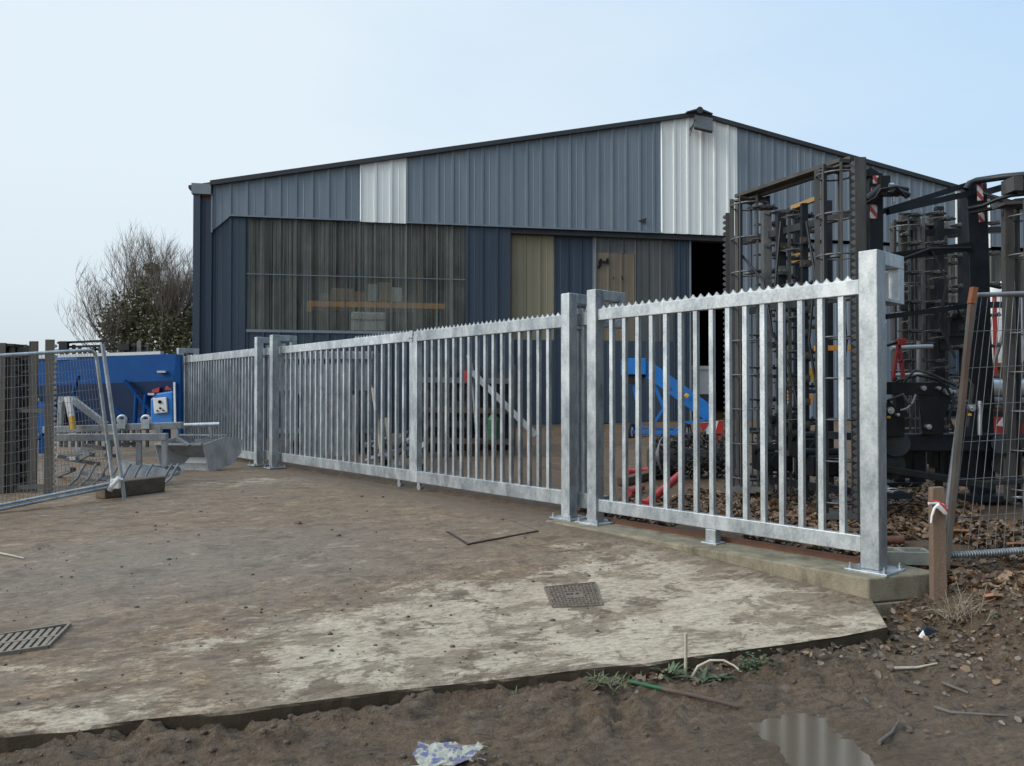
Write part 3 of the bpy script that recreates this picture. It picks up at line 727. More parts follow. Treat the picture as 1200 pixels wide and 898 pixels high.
# ragged holes torn in the brown board: dark jagged flakes
def flake(px, py, w, h, seed):
    mb = MB(); c = BL(px, py, .13); rr = random.Random(seed); n = 9
    mb.prism([(c.x + w * math.cos(i * 2 * math.pi / n) * rr.uniform(.4, 1.1), .135, c.z + h * math.sin(i * 2 * math.pi / n) * rr.uniform(.4, 1.1)) for i in range(n)], (0, .02, 0)); return mb.v, mb.f
holes = {}
for i, (px, py, w_, h_) in enumerate([(703.5, 308, .045, .16), (705, 306, .06, .09), (708.5, 307, .08, .045), (711.5, 306, .035, .11), (713, 305.5, .03, .12), (702.5, 313, .05, .07), (719.5, 326, .02, .05), (730, 327, .03, .04), (729.5, 324.5, .015, .06)]):
    holes.setdefault(0 if px < 715 else (1 if px < 725 else 2), []).append(flake(px, py, w_, h_, i))
for hv in holes.values():
    mb = MB()
    for v_, f_ in hv: mb.add(v_, f_)
    mb.build('torn_hole', MT['black'], wh)
# dent flap at the band edge over the doors
mb = MB(); c = BL(752, 259, -.05); mb.prism([c + V((-.1, 0, 0)), c + V((.16, -.02, .09)), c + V((.12, 0, -.07))], (0, .01, 0)); mb.build('torn_flap', MT['roof'], wh)
# trims
def band_flash(u0, u1, z=ZBD):
    mb.bb(u0, u1, -.052, -.043, z - .012, z + .03)
mb = MB(); band_flash(u270, u421); band_flash(u476, u775); band_flash(u865, u1121); band_flash(u1162, UR); mb.build('drip_trim', MT['clad'], wh)
mb = MB()
for sgn, ue in ((-1, u248 - .05), (1, UR + .25)):
    a = V((URI, 0, ZR)); b = V((ue, 0, ZR - SL * abs(ue - URI)))
    mb.prism([a + V((0, -.12, -.07)), b + V((0, -.12, -.07)), b + V((0, -.12, .05)), a + V((0, -.12, .05))], (0, .2, 0))
mb.build('verge_trim', MT['roof'], wh)
mb = MB()
for sgn, ue in ((-1, UL - .2), (1, UR + .2)):
    a = V((URI, .07, ZR)); b = V((ue, .07, ZR - SL * abs(ue - URI)))
    def rp(p0, p1, y0, y1, zz0=-.02, zz1=.06):
        mb.prism([a.lerp(b, p0) + V((0, y0, zz0)), a.lerp(b, p1) + V((0, y0, zz0)), a.lerp(b, p1) + V((0, y0, zz1)), a.lerp(b, p0) + V((0, y0, zz1))], (0, y1 - y0, 0))
    if sgn < 0:
        rp(0, 1, 0, .5); rp(0, .24, .5, 7); rp(.72, 1, .5, 7); rp(0, 1, 7, 32)
    else: rp(0, 1, 0, 32)
mb.build('roof', MT['roof'], wh)
mb = MB(); a = V((URI, .07, ZR)); b = V((UL - .2, .07, ZR - SL * abs(UL - .2 - URI)))
mb.prism([a.lerp(b, .24) + V((0, .5, 0)), a.lerp(b, .72) + V((0, .5, 0)), a.lerp(b, .72) + V((0, .5, .03)), a.lerp(b, .24) + V((0, .5, .03))], (0, 6.5, 0))
MT['added_rooflight'] = M_translucent('added_rooflight_sheet', (.5, .52, .5), (.6, .62, .6), .95)
mb.build('added_rooflight', MT['added_rooflight'], wh)  # unseen roof opening added to let daylight down onto the racking
mb = MB(); mb.tube((URI, -.22, ZR + .05), (URI, 32, ZR + .05), .1, n=12)
for s_ in (-1, 1): mb.prism([(URI, -.2, ZR + .05), (URI + s_ * .4, -.2, ZR - .04), (URI + s_ * .4, -.2, ZR - .01), (URI, -.2, ZR + .12)], (0, 32, 0))
mb.build('ridge_cap', MT['roof'], wh)
mb = MB(); mb.bb(UL - .05, UL + .12, -.06, .12, Z0, 6.9); mb.build('corner_trim', MT['clad_dark'], wh)
mb = MB(); mb.bb(UL - .09, u248 - .03, -.1, .1, 6.72, 6.99); mb.build('gutter_end', MT['trim'], wh)
mb = MB(); mb.bb(UL + .13, u248 - .02, .04, .1, 6.62, 6.72); mb.build('eaves_board', MT['rust_brown'], wh)
mb = MB(); mb.bb(u248 - .035, u248 + .004, -.045, .03, 5.75, 6.75); mb.build('band_end_trim', MT['trim'], wh)
# shell
mb = MB()
mb.bb(UL, UL + .1, .12, 32, Z0, 6.94); mb.bb(UR - .1, UR, .12, 32, Z0, 6.94); mb.bb(UL + .1, UR - .1, 31.9, 32, Z0, 6.94)
mb.prism([(UL + .1, 31.85, 6.8), (UR - .1, 31.85, 6.8), (UR - .1, 31.85, 6.97), (URI, 31.85, ZR - .005), (UL + .1, 31.85, 6.97)], (0, .04, 0))
mb.build('shell_wall', MT['clad_dark'], wh)
mb = MB(); mb.bb(UL + .1, UR - .1, .3, 31.9, .6, .78); mb.build('floor_slab', MT['block'], wh)
mb = MB(); mb.bb(u598 + .3, u598 + .42, .5, .62, .78, 6.8); mb.bb(u288 + 5.2, u288 + 5.35, .12, .3, .78, 6.8); mb.bb(UL + .3, UR - .3, .1, .22, 6.22, 6.4); mb.build('steel_frame', MT['roof'], wh)
# floodlight at the ridge
fl = bpy.data.objects.new('floodlight', None); COL.objects.link(fl); fl.parent = wh
c = BL(823, 145, -.3); fl.location = c
rx = Matrix.Rotation(R(58), 3, 'X') @ Matrix.Rotation(R(-14), 3, 'Z')
mb = MB(); mb.box((.06, 0, 0), (.54, .6, .09), rx); mb.build('lamp_housing', MT['steel_tine'], fl, bevel=.01)
mb = MB(); mb.box(rx @ V((0, 0, -.052)), (.4, .42, .01), rx); mb.build('lamp_glass', MT['grey_plastic'], fl)
mb = MB(); mb.bar((-.23, 0, -.05), (-.23, .32, -.1), .03, .05); mb.bar((-.23, .0, -.1), (-.2, .0, .1), .03, .04); mb.tube((-.22, .1, -.1), (-.26, .2, -.3), .012); mb.build('lamp_bracket', MT['roof'], fl)
# interior: racking
rk = thing('pallet_rack', 'warehouse racking with an orange beam behind the ribbed see-through panel', 'racking', BW(0, 0, 0), RZB)
pl, pr = BL(360, 356, .75), BL(527, 357, .75)
mb = MB(); mb.bb(pl.x, pr.x, .7, .76, pl.z - .075, pl.z + .075); mb.build('beam', MT['orange'], rk)
mb = MB(); mb.bb(pl.x, pr.x, 1.7, 1.76, pl.z - .075, pl.z + .075); mb.build('beam', MT['orange'], rk)
mb = MB(); mb.bb(pl.x, pr.x, .7, 1.76, pl.z + .08, pl.z + .1); mb.build('shelf', MT['wood_flat'], rk)
for u in (pl.x - .06, pr.x + .06):
    for y in (.73, 1.73):
        mb = MB(); mb.bb(u - .045, u + .045, y - .04, y + .04, .78, 5.7); mb.build('upright', MT['blue_dark'], rk)
mb = MB(); mb.bb(pl.x - .05, pl.x + .1, .69, .7, pl.z - .22, pl.z + .06); mb.build('beam_bracket', MT['orange'], rk)
zs = pl.z + .1
def carton(px0, px1, h, mat, lab, y=.85, dep=.5):
    u0, u1 = ub(px0, y), ub(px1, y)
    mb = MB(); mb.bb(u0, u1, y, y + dep, zs, zs + h)
    r = thing('carton', lab, 'box', BW((u0 + u1) / 2, y, zs), RZB, 'goods on the orange racking')
    b = V(((u0 + u1) / 2, y, zs))
    mb = MB(); mb.bb(u0, u1, y, y + dep, zs, zs + h); mb.build('carton_body', MT[mat], r, base=b, bevel=.02)
    mb = MB(); mb.bb((u0 + u1) / 2 - .04, (u0 + u1) / 2 + .04, y - .004, y + dep, zs + h, zs + h + .004); mb.build('tape', MT['white'], r, base=b)
carton(374, 385, .2, 'card', 'small cardboard box at the left end of the orange shelf')
carton(387, 414, .36, 'card', 'wide cardboard box left of centre on the orange shelf')
carton(416, 428, .28, 'terracotta', 'reddish box beside the wide cardboard box on the orange shelf')
carton(431, 442, .5, 'grey_plastic', 'tall grey carton in the middle of the orange shelf')
carton(444, 457, .55, 'card', 'tallest cardboard box on the orange shelf')
carton(459, 471, .42, 'white', 'white carton right of centre on the orange shelf')
carton(490, 497, .95, 'rust_brown', 'narrow brown box standing near the right end of the orange shelf')
# white crate below
c0, c1 = BL(411, 388, .6), BL(452, 366, .6)
tk = thing('storage_tank', 'white plastic tank in a cage under the orange beam', 'tank', BW(c0.x, .6, c0.z), RZB)
mb = MB(); mb.bb(0, c1.x - c0.x, 0, .8, -1.6, c1.z - c0.z); mb.build('tank_body', MT['white'], tk, bevel=.05)
mb = MB()
for z in (-1.2, -.8, -.4, 0, .3): mb.bb(-.01, c1.x - c0.x + .01, -.02, -.005, z, z + .03)
mb.build('cage', MT['mesh'], tk)
mb = MB(); mb.bb(-.05, c1.x - c0.x + .05, -.03, .9, .78 - c0.z, -1.6); mb.build('pallet_base', MT['wood_flat'], tk)
# ------------------------------------------------------------------ machinery right of the gate
def gz(x, y): return ground_z(x, y)
def vbar(mb, px, y, z0, z1, w, d):
    p = P(px, HOR, y); mb.bb(p.x - w / 2, p.x + w / 2, y - d / 2, y + d / 2, z0, z1)
def serrated(root, base, px, Y, z0, z1, w=.085, side=-1, mat='steel_brown', pitch=.066):
    x = P(px, HOR, Y).x; mb = MB()
    mb.bb(x - w / 2, x + w / 2, Y - .006, Y + .006, z0, z1)
    mb.bb(x + side * -w / 2, x + side * -w / 2 + .012, Y, Y + .06, z0, z1)
    b = mb.build('levelling_board', MT[mat], root, base)
    mb = MB(); n = int((z1 - z0) / pitch)
    for i in range(n):
        z = z0 + (i + .5) * pitch; e = x + side * w / 2
        mb.prism([(e, Y - .006, z - .024), (e + side * .02, Y - .006, z - .02), (e + side * .036, Y - .006, z), (e + side * .02, Y - .006, z + .02), (e, Y - .006, z + .024)], (0, .014, 0))
    mb.build('tooth_row', MT['steel_grey'], b, base)
def cage(root, base, px, Y, z0, z1, rad, n=7, pitch=.385, mat='steel_brown', ph=.3, flat=.05):
    c = P(px, HOR, Y); mb = MB()
    for i in range(n):
        a = ph + 2 * math.pi * i / n; p = V((c.x + rad * math.cos(a), Y + rad * math.sin(a), 0))
        rd = V((math.cos(a), math.sin(a), 0))
        mb.bar(p + V((0, 0, z0)), p + V((0, 0, z1)), .012, flat, up=rd) if False else mb.box(p + V((0, 0, (z0 + z1) / 2)), (flat, .014, z1 - z0), Matrix.Rotation(a, 3, 'Z'))
    r = mb.build('cage_roller', MT[mat], root, base)
    z = z0 + .12
    k_ = 0
    while z < z1 - .02:
        mb = MB(); mb.ring((c.x, Y, z), (0, 0, 1), rad + .012, .009, 22, 5)
        mb.tube((c.x, Y, z - .008), (c.x, Y, z + .008), rad * .35, n=8) if k_ % 3 == 0 else None
        mb.build('ring', MT['steel_grey'], r, base); z += pitch; k_ += 1
    mb = MB()
    pts = []
    for i in range(2 * n):
        a = ph + math.pi * i / n; q = rad * (1.0 if i % 2 == 0 else .62); pts.append((c.x + q * math.cos(a), Y + q * math.sin(a), z1 - .03))
    c3 = (c.x, Y, z1 - .03)
    for i in range(2 * n): mb.prism([c3, pts[i], pts[(i + 1) % (2 * n)]], (0, 0, .02))
    mb.build('end_plate', MT['steel_brown'], r, base)
def tine_mesh(L=.32, mat='steel_grey'):
    """spring tine lying level, seen edge on: clamp, coil, curved leg, point"""
    mb = MB(); N = 9
    up_ = []; dn = []
    for i in range(N):
        f = i / (N - 1); x = -L * .5 + L * f; b = .008 * math.sin(math.pi * f) ; up_.append((x, -.05 * math.sin(math.pi * f), b + .004)); dn.append((x, .05 * math.sin(math.pi * f), -b - .004))
    mb.path(up_, .008, 5); mb.path(dn, .008, 5); mb.prism([up_[0], up_[2], up_[4], up_[6], up_[8], dn[6], dn[4], dn[2]], (0, 0, .004)) if False else mb.bb(-L * .45, L * .45, -.012, .012, -.01, .01)
    mb.tube((L * .08, -.035, -.02), (L * .08, -.035, .028), .022, n=10)
    mb.bb(-L * .12, L * .2, -.06, .03, -.012, .012)
    mb.tube((L * .3, -.02, -.02), (L * .3, -.02, .035), .014, n=7)
    mb.prism([(-L * .5, 0, -.02), (-L * .72, .01, -.006), (-L * .5, 0, .02)], (0, .012, 0))
    return mb
TM = {}
def tines(root, base, px0, px1, Y, zs, mat='steel_tine', jit=.03):
    a, b = P(px0, HOR, Y), P(px1, HOR, Y); L = (b.x - a.x) / 1.15; key = (mat, round(L, 1))
    rr = random.Random(int(px0 * 7 + Y * 10))
    for z in zs:
        if key not in TM:
            o = tine_mesh(round(L, 1), mat).build('spring_tine', MT[mat], root); TM[key] = o.data
        else:
            o = bpy.data.objects.new('spring_tine', TM[key]); COL.objects.link(o); o.parent = root
        o.location = V(((a.x + b.x) / 2, Y, z)) - V(base); o.rotation_euler = (rr.uniform(-.08, .08), rr.uniform(-.04, .04), rr.uniform(-.2, .2))
def zrow(py, Y): return CAMZ + (HOR - py) / FPX * Y
def zrows(py, Y, zmin, pitch=.385):
    z = zrow(py, Y); out = []
    while z > zmin: out.append(z); z -= pitch
    return out
def bolt_disc(mb, px, py, Y, r, dep=.05):
    p = P(px, py, Y); mb.tube(p, p + V((0, -dep, 0)), r, n=14); mb.tube(p + V((0, -dep, 0)), p + V((0, -dep - .02, 0)), r * .5, n=6)

hb = V((3.6, 8.0, .36))
hr = thing('folded_harrow', 'tall folded power harrow with cage rollers and a black hitch beside the fence end post', 'harrow', hb)
serrated(hr, hb, 855.5, 9.0, .44, zrow(249, 9.0)); serrated(hr, hb, 1009.5, 7.0, .40, zrow(183, 7.0), w=.095)
cage(hr, hb, 880, 8.7, .5, zrow(232, 8.7), .2); cage(hr, hb, 981, 7.25, .43, zrow(195, 7.25), .165, ph=.1)
def part(name, mat, root, base, fn, bevel=0):
    mb = MB(); fn(mb); return mb.build(name, MT[mat], root, base, bevel)
part('top_beam', 'steel_dark', hr, hb, lambda m: (m.bar(P(872, 231, 8.8), P(997, 189, 7.2), .26, .035), m.bar(P(872, 231, 8.8), P(997, 189, 7.2), .02, .1)))
for px, Y, w_, m_, top in ((899, 8.4, .09, 'steel_grey', 247), (916, 8.2, .085, 'navy', 250), (926, 8.1, .03, 'steel_brown', 250), (943.5, 7.9, .06, 'navy', 238)):
    part('frame_tube', m_, hr, hb, lambda m: vbar(m, px, Y, .5, zrow(top, Y), w_, w_))
tines(hr, hb, 882, 913, 8.5, zrows(243, 8.5, .6, .355)); tines(hr, hb, 903, 937, 8.3, zrows(248, 8.3, .6, .355)); tines(hr, hb, 923, 959, 8.0, zrows(253, 8.0, .6, .355))
tines(hr, hb, 890, 922, 8.9, zrows(262, 8.9, .6, .355)); tines(hr, hb, 910, 944, 8.75, zrows(266, 8.75, .6, .355)); tines(hr, hb, 930, 962, 8.5, zrows(271, 8.5, .6, .355))
for z in (.62, 1.15, 2.5, 3.3):
    part('cross_tube', 'navy', hr, hb, lambda m: m.bar(P(872, HOR, 8.75) + V((0, 0, z - CAMZ)), P(1000, HOR, 7.4) + V((0, 0, z - CAMZ)), .07, .07))
for px, py, Y in ((905, 540, 8.2), (950, 525, 7.8), (925, 505, 8.3), (965, 545, 7.6)):
    p = P(px, py, Y); part('gear_case', 'black', hr, hb, lambda m: (m.box(p, (.34, .3, .2)), m.tube(p + V((0, -.15, 0)), p + V((0, -.2, 0)), .08, n=14), m.tube(p + V((-.2, 0, .12)), p + V((.2, 0, .12)), .05, n=10)), .012)
part('base_rail', 'steel_grey', hr, hb, lambda m: m.bar(P(862, 572, 8.7), P(905, 572, 8.5), .3, .05))
part('base_rail', 'steel_grey', hr, hb, lambda m: (m.bar(P(962, 603, 7.25), P(1000, 603, 7.2), .3, .05)))
for q_ in (((870, 300, 8.6), (895, 330, 8.2), (905, 390, 8.1), (925, 430, 8.0), (940, 500, 7.8)), ((945, 260, 7.8), (955, 320, 7.5), (948, 400, 7.6), (960, 470, 7.4), (955, 520, 7.5)), ((915, 260, 8.1), (908, 340, 8.0), (918, 420, 7.9), (912, 510, 8.0)), ((985, 330, 7.5), (992, 400, 7.4), (984, 470, 7.4), (990, 540, 7.4))):
    part('hose', 'black', hr, hb, lambda m: m.path([P(*p_) for p_ in q_], .014, 6))
for py in range(290, 560, 27):
    part('clamp_plate', 'steel_grey' if py % 2 else 'steel_dark', hr, hb, lambda m: (m.box(P(916, py, 8.12), (.13, .03, .09)), m.tube(P(913, py, 8.1), P(913, py, 8.07), .014, n=6), m.tube(P(919, py, 8.1), P(919, py, 8.07), .014, n=6)))
    part('clamp_plate', 'steel_dark', hr, hb, lambda m: (m.box(P(943.5, py - 8, 7.85), (.1, .03, .07)), m.tube(P(943, py - 8, 7.83), P(943, py - 8, 7.8), .014, n=6)))
# left black column of the centre frame
part('column', 'navy', hr, hb, lambda m: (vbar(m, 1024, 7.6, .4, zrow(204, 7.6), .14, .16), vbar(m, 1018, 7.7, .4, zrow(198, 7.7), .1, .1)), .008)
part('column_cap', 'black', hr, hb, lambda m: m.prism([P(1014, 200, 7.5), P(1020, 196, 7.5), P(1031, 203, 7.5), P(1031, 208, 7.5), P(1014, 206, 7.5)], (0, .25, 0)))
for px0, px1, py0, py1 in ((1023.5, 1029.5, 206, 215), (1021, 1026, 219, 226), (1020, 1028, 240, 256)):
    part('hazard_board', 'hazard', hr, hb, lambda m: m.prism([P(px0, py0, 7.42), P(px1, py0, 7.42), P(px1, py1, 7.42), P(px0, py1, 7.42)], (0, .01, 0)))
part('hydraulic_block', 'black', hr, hb, lambda m: (m.tube(P(1016, 236, 7.4), P(1040, 214, 7.4), .05), m.tube(P(1040, 219, 7.4), P(1062, 223, 7.5), .035), m.tube(P(1046, 222, 7.3), P(1064, 229, 7.4), .03), m.box(P(1035, 216, 7.4), (.09, .1, .14)), m.box(P(1042, 228, 7.4), (.2, .08, .03)), m.path([P(1012, 240, 7.3), P(1026, 232, 7.2), P(1032, 222, 7.2), P(1050, 219, 7.2), P(1062, 232, 7.3)], .012, 6)))
part('grease_nipple', 'steel_bright', hr, hb, lambda m: (m.box(P(1047, 234, 7.3), (.02, .02, .05)), m.tube(P(1042, 217, 7.3), P(1047, 217, 7.3), .02)))
# tubes from the left column to the right one
Ya, Yb = 7.7, 8.0
part('top_tube', 'navy', hr, hb, lambda m: m.bar(P(1028, 250, Ya), P(1136, 216, Yb), .05, .055))
part('top_tube', 'navy', hr, hb, lambda m: m.bar(P(1040, 248.5, Ya), P(1136, 227, Yb), .05, .06))
part('brace', 'black', hr, hb, lambda m: (m.bar(P(1040, 302, 7.9), P(1137, 289, 8.0), .06, .085), m.path([P(1032, 300, 7.7), P(1060, 303, 7.8), P(1090, 292, 7.8), P(1137, 291, 7.9)], .018, 6)))
part('brace', 'black', hr, hb, lambda m: m.bar(P(1037, 371.5, 7.6), P(1140, 358, 7.9), .05, .05))
part('pivot_eye', 'steel_bright', hr, hb, lambda m: m.ring(P(1035.5, 377, 7.5), (0, 1, 0), .022, .009, 16, 6))
# right black column
part('column', 'navy', hr, hb, lambda m: m.prism([P(1133, 216, 8), P(1157, 214, 8), P(1168, 588, 8), P(1144, 588, 8)], (0, .12, 0)), .01)
part('gusset', 'black', hr, hb, lambda m: m.prism([P(1133, 385, 7.93), P(1160, 356, 7.93), P(1166, 480, 7.93), P(1140, 480, 7.93)], (0, .05, 0)))
for px0, px1, py0, py1 in ((1145, 1151.5, 214, 235), (1147, 1153, 246, 260)):
    part('hazard_board', 'hazard', hr, hb, lambda m: m.prism([P(px0, py0, 7.9), P(px1, py0, 7.9), P(px1 + 1, py1, 7.9), P(px0 + 1, py1, 7.9)], (0, .01, 0)))
part('top_rail', 'navy', hr, hb, lambda m: m.path([P(1132, 222, 7.9), P(1136, 215.5, 7.9), P(1144, 212, 7.9), P(1175, 207.5, 7.7), P(1215, 204, 7.5), P(1260, 204, 7.4)], .035, 8))
part('top_rail', 'navy', hr, hb, lambda m: m.bar(P(1150, 227, 7.95), P(1205, 211, 7.8), .05, .06))
part('hose', 'black', hr, hb, lambda m: (m.path([P(1134, 245, 7.85), P(1152, 241, 7.8), P(1168, 234, 7.7), P(1185, 229, 7.6), P(1215, 226, 7.6)], .022, 6), m.path([P(1136, 250, 7.85), P(1165, 244, 7.8), P(1190, 235, 7.6), P(1215, 233, 7.6)], .02, 6), m.path([P(1152, 226, 7.8), P(1168, 232, 7.7), P(1190, 228, 7.6)], .01, 5)))
part('roller_beam', 'steel_brown', hr, hb, lambda m: (m.box(P(1186, 218, 7.6), (.09, .2, .14)), m.box(P(1204, 215, 7.6), (.1, .2, .16)), m.bar(P(1170, 241, 7.6), P(1225, 238, 7.6), .2, .03)))
cage(hr, hb, 1203, 7.6, .5, zrow(238, 7.6), .16, ph=.5, flat=.09)
# three point hitch
part('hitch_beam', 'navy', hr, hb, lambda m: (m.box((P(1036, 518, 7.9) + P(1176, 519, 7.9)) / 2, (1.24, .2, .185)), m.tube(P(1050, 520, 7.75), P(1050, 520, 7.65), .13, n=18), m.tube(P(1175, 520, 7.75), P(1175, 520, 7.68), .1, n=16)), .02)
def hitch_plate(m, dy):
    pts = [(1083, 510), (1079, 480), (1078, 455), (1084, 448), (1096, 447), (1112, 451), (1119, 462), (1112, 474), (1107, 490), (1106, 510)]
    m.prism([P(a, b, 7.7 + dy) for a, b in pts], (0, .03, 0))
part('hitch_plate', 'black', hr, hb, lambda m: hitch_plate(m, 0), .008); part('hitch_plate', 'black', hr, hb, lambda m: hitch_plate(m, .14), .008)
part('clevis', 'black', hr, hb, lambda m: (m.prism([P(1036, 512, 7.6), P(1034, 474, 7.6), P(1043, 470, 7.6), P(1052, 480, 7.6), P(1060, 512, 7.6)], (0, .04, 0)), m.prism([P(1036, 512, 7.75), P(1034, 474, 7.75), P(1043, 470, 7.75), P(1052, 480, 7.75), P(1060, 512, 7.75)], (0, .04, 0))), .006)
part('clevis', 'navy', hr, hb, lambda m: (m.prism([P(1122, 512, 7.65), P(1128, 474, 7.65), P(1137, 468, 7.65), P(1146, 478, 7.65), P(1150, 512, 7.65)], (0, .05, 0)),), .006)
part('upper_link', 'black', hr, hb, lambda m: (m.bar(P(1042, 455, 7.75), P(1090, 456, 7.75), .12, .13), m.path([P(1050, 447, 7.65), P(1075, 440, 7.6), P(1096, 444, 7.6), P(1108, 452, 7.6)], .014, 6), m.path([P(1108, 452, 7.6), P(1118, 470, 7.6), P(1112, 490, 7.6), P(1118, 506, 7.6)], .016, 6)), .008)
part('hose', 'steel_grey', hr, hb, lambda m: m.path([P(1056, 481, 7.5), P(1063, 479, 7.45), P(1070, 472, 7.45), P(1073, 463, 7.5)], .013, 6))
for px, py, r_ in ((1041.5, 481, .034), (1098, 455, .018), (1109, 459, .036), (1116, 459, .016), (1136.5, 478, .034), (1086, 500, .026), (1080, 455, .025), (1050, 486, .016)):
    part('pin', 'steel_bright', hr, hb, lambda m: bolt_disc(m, px, py, 7.6 if px in (1041.5, 1136.5, 1050) else 7.7, r_))
for px, py in ((1041.5, 489), (1136.5, 486)):
    part('sticker', 'yellow', hr, hb, lambda m: m.box(P(px, py, 7.58), (.035, .004, .022)))
part('lower_link', 'black', hr, hb, lambda m: (m.bar(P(1034, 549, 7.55), P(1165, 570, 7.3), .1, .07), m.bar(P(1150, 566, 7.35), P(1230, 562, 7.1), .1, .05)), .008)
for px, y0, y1, w_ in ((1075, 528, 565, .12), (1094, 528, 548, .05), (1100, 528, 572, .03), (1112, 528, 556, .08), (1130, 528, 570, .05), (1060, 528, 560, .06)):
    part('stand', 'black', hr, hb, lambda m: m.bb(P(px, y0, 8).x - w_ / 2, P(px, y0, 8).x + w_ / 2, 7.95, 8.05, P(px, y1, 8).z, P(px, y0, 8).z))
for q_ in (((1040, 470, 7.6), (1058, 462, 7.45), (1070, 478, 7.45), (1066, 505, 7.5)), ((1122, 455, 7.7), (1132, 440, 7.6), (1140, 452, 7.6), (1134, 500, 7.6)), ((1060, 447, 7.6), (1072, 434, 7.5), (1090, 438, 7.5), (1120, 452, 7.6)), ((1090, 290, 7.9), (1110, 330, 7.9), (1100, 380, 7.9), (1120, 420, 7.9))):
    part('hose', 'rubber', hr, hb, lambda m: m.path([P(*p_) for p_ in q_], .014, 6))
part('hub', 'black', hr, hb, lambda m: (m.tube(P(1042, 545, 7.9), P(1042, 545, 7.75), .15, n=18), m.tube(P(1042, 545, 7.75), P(1042, 545, 7.7), .07, n=12)), .01)
part('hub', 'black', hr, hb, lambda m: m.tube(P(1175, 545, 8), P(1175, 545, 7.9), .1, n=18), .01)
part('drive_shaft', 'steel_bright', hr, hb, lambda m: (m.tube(P(1092, 472, 7.9), P(1094, 500, 7.9), .02), m.tube(P(1148, 470, 7.6), P(1148, 510, 7.6), .022, n=8)))
part('skid', 'navy', hr, hb, lambda m: (m.box(P(1040, 578, 7.4), (.22, .5, .05)), m.box(P(1158, 583, 7.9), (.5, .3, .06))))
part('wire_coil', 'steel_bright', hr, hb, lambda m: (m.ring(P(1045, 574, 6.95), (.1, .3, 1), .065, .004, 20, 5), m.ring(P(1040, 575, 6.95), (.3, -.2, 1), .05, .004, 20, 5), m.ring(P(1194, 583, 7.3), (.1, .2, 1), .06, .005, 20, 5)))

# second harrow behind
cb_ = V((5.0, 10.4, .4))
h2 = thing('folded_harrow', 'folded harrow behind the black hitch, its level spring tines against the warehouse', 'harrow', cb_)
for px, Y, w_, m_, top in ((1061, 10.6, .11, 'steel_brown', 252), (1074, 10.4, .085, 'navy', 254), (1083, 10.3, .04, 'steel_grey', 255), (1092, 10.7, .07, 'steel_brown', 250), (1102, 10.2, .09, 'navy', 242), (1129, 10.0, .07, 'navy', 232)):
    part('frame_tube', m_, h2, cb_, lambda m: vbar(m, px, Y, .5, zrow(top, Y), w_, w_))
cage(h2, cb_, 1062, 10.3, .6, zrow(258, 10.3), .17, n=6, flat=.04); cage(h2, cb_, 1096, 10.6, .6, zrow(262, 10.6), .15, n=6, flat=.035)
tines(h2, cb_, 1054, 1088, 10.1, zrows(251, 10.1, .7)); tines(h2, cb_, 1082, 1114, 10.0, zrows(250, 10.0, .7)); tines(h2, cb_, 1090, 1126, 9.9, zrows(256, 9.9, .7))
tines(h2, cb_, 1060, 1094, 10.8, zrows(268, 10.8, .7)); tines(h2, cb_, 1100, 1134, 10.6, zrows(276, 10.6, .7))
tines(h2, cb_, 1112, 1137, 9.7, zrows(264, 9.7, .7)); tines(h2, cb_, 1154, 1176, 9.6, zrows(261, 9.6, 1.2)); tines(h2, cb_, 1056, 1070, 10.0, zrows(274, 10.0, .7))
for z in (3.75, 2.75, 1.3, .75):
    part('cross_tube', 'navy', h2, cb_, lambda m: m.bar((P(1056, HOR, 10.45).x, 10.45, z), (P(1176, HOR, 10.2).x, 10.2, z), .07, .08))
part('headstock', 'black', h2, cb_, lambda m: (m.box(P(1122, 382, 9.9), (.35, .25, .3)), m.tube(P(1112, 372, 9.7), P(1132, 366, 9.7), .06, n=12), m.box(P(1120, 402, 9.9), (.3, .2, .18)), m.path([P(1114, 372, 9.6), P(1120, 360, 9.6), P(1128, 372, 9.6)], .02, 6), m.box(P(1130, 384, 9.6), (.09, .1, .09))), .015)
part('ram', 'steel_bright', h2, cb_, lambda m: (m.tube(P(1044, 408, 9.5), P(1092, 406, 9.6), .03, n=10), m.tube(P(1046, 440, 9.3), P(1090, 438, 9.4), .022, n=8)))
part('bolt_stack', 'steel_grey', h2, cb_, lambda m: m.path([P(1077, 400 + .5 * y, 9.9) for y in range(0, 100)], .035, 8))
# small things among the harrows
def simple(name, lab, cat, mat, fn, group=None, bevel=0, base=None, kind=None):
    mb = MB(); fn(mb)
    if base is None:
        base = sum(mb.v, V()) / len(mb.v); base.z = min(v.z for v in mb.v)
    o = mb.build(name, MT[mat], None, base, bevel); return tag(o, lab, cat, group, kind)
MT['red_dull'] = M_simple('dull_red_paint', (.2, .02, .022), (.28, .03, .03), .5, 0, 5, dirt=(.1, .03, .025), dirt_amt=.6)
jb = P(1052, 446, 9.2)
jk = thing('trolley_jack', 'small red upright stand with a black handle behind the fence end post', 'jack', jb)
part('stand_body', 'red_dull', jk, jb, lambda m: (m.bar(P(1046, 446, 9.2), P(1053, 402, 9.2), .035, .04), m.bar(P(1059, 446, 9.2), P(1053, 402, 9.2), .04, .04), m.box(P(1056, 401, 9.2), (.1, .08, .08)), m.bar(P(1050, 424, 9.2), P(1057, 424, 9.2), .04, .03)), .006)
part('base_post', 'black', jk, jb, lambda m: (m.bb(jb.x - .04, jb.x + .06, 9.16, 9.24, gz(jb.x, 9.2) - .02, jb.z + .02), m.bb(jb.x - .2, jb.x + .22, 9.05, 9.35, gz(jb.x, 9.2) - .01, gz(jb.x, 9.2) + .05)))
part('handle', 'black', jk, jb, lambda m: m.tube(P(1040, 405, 9.2), P(1056, 399, 9.2), .018))
bgz = P(1172, 440, 12)
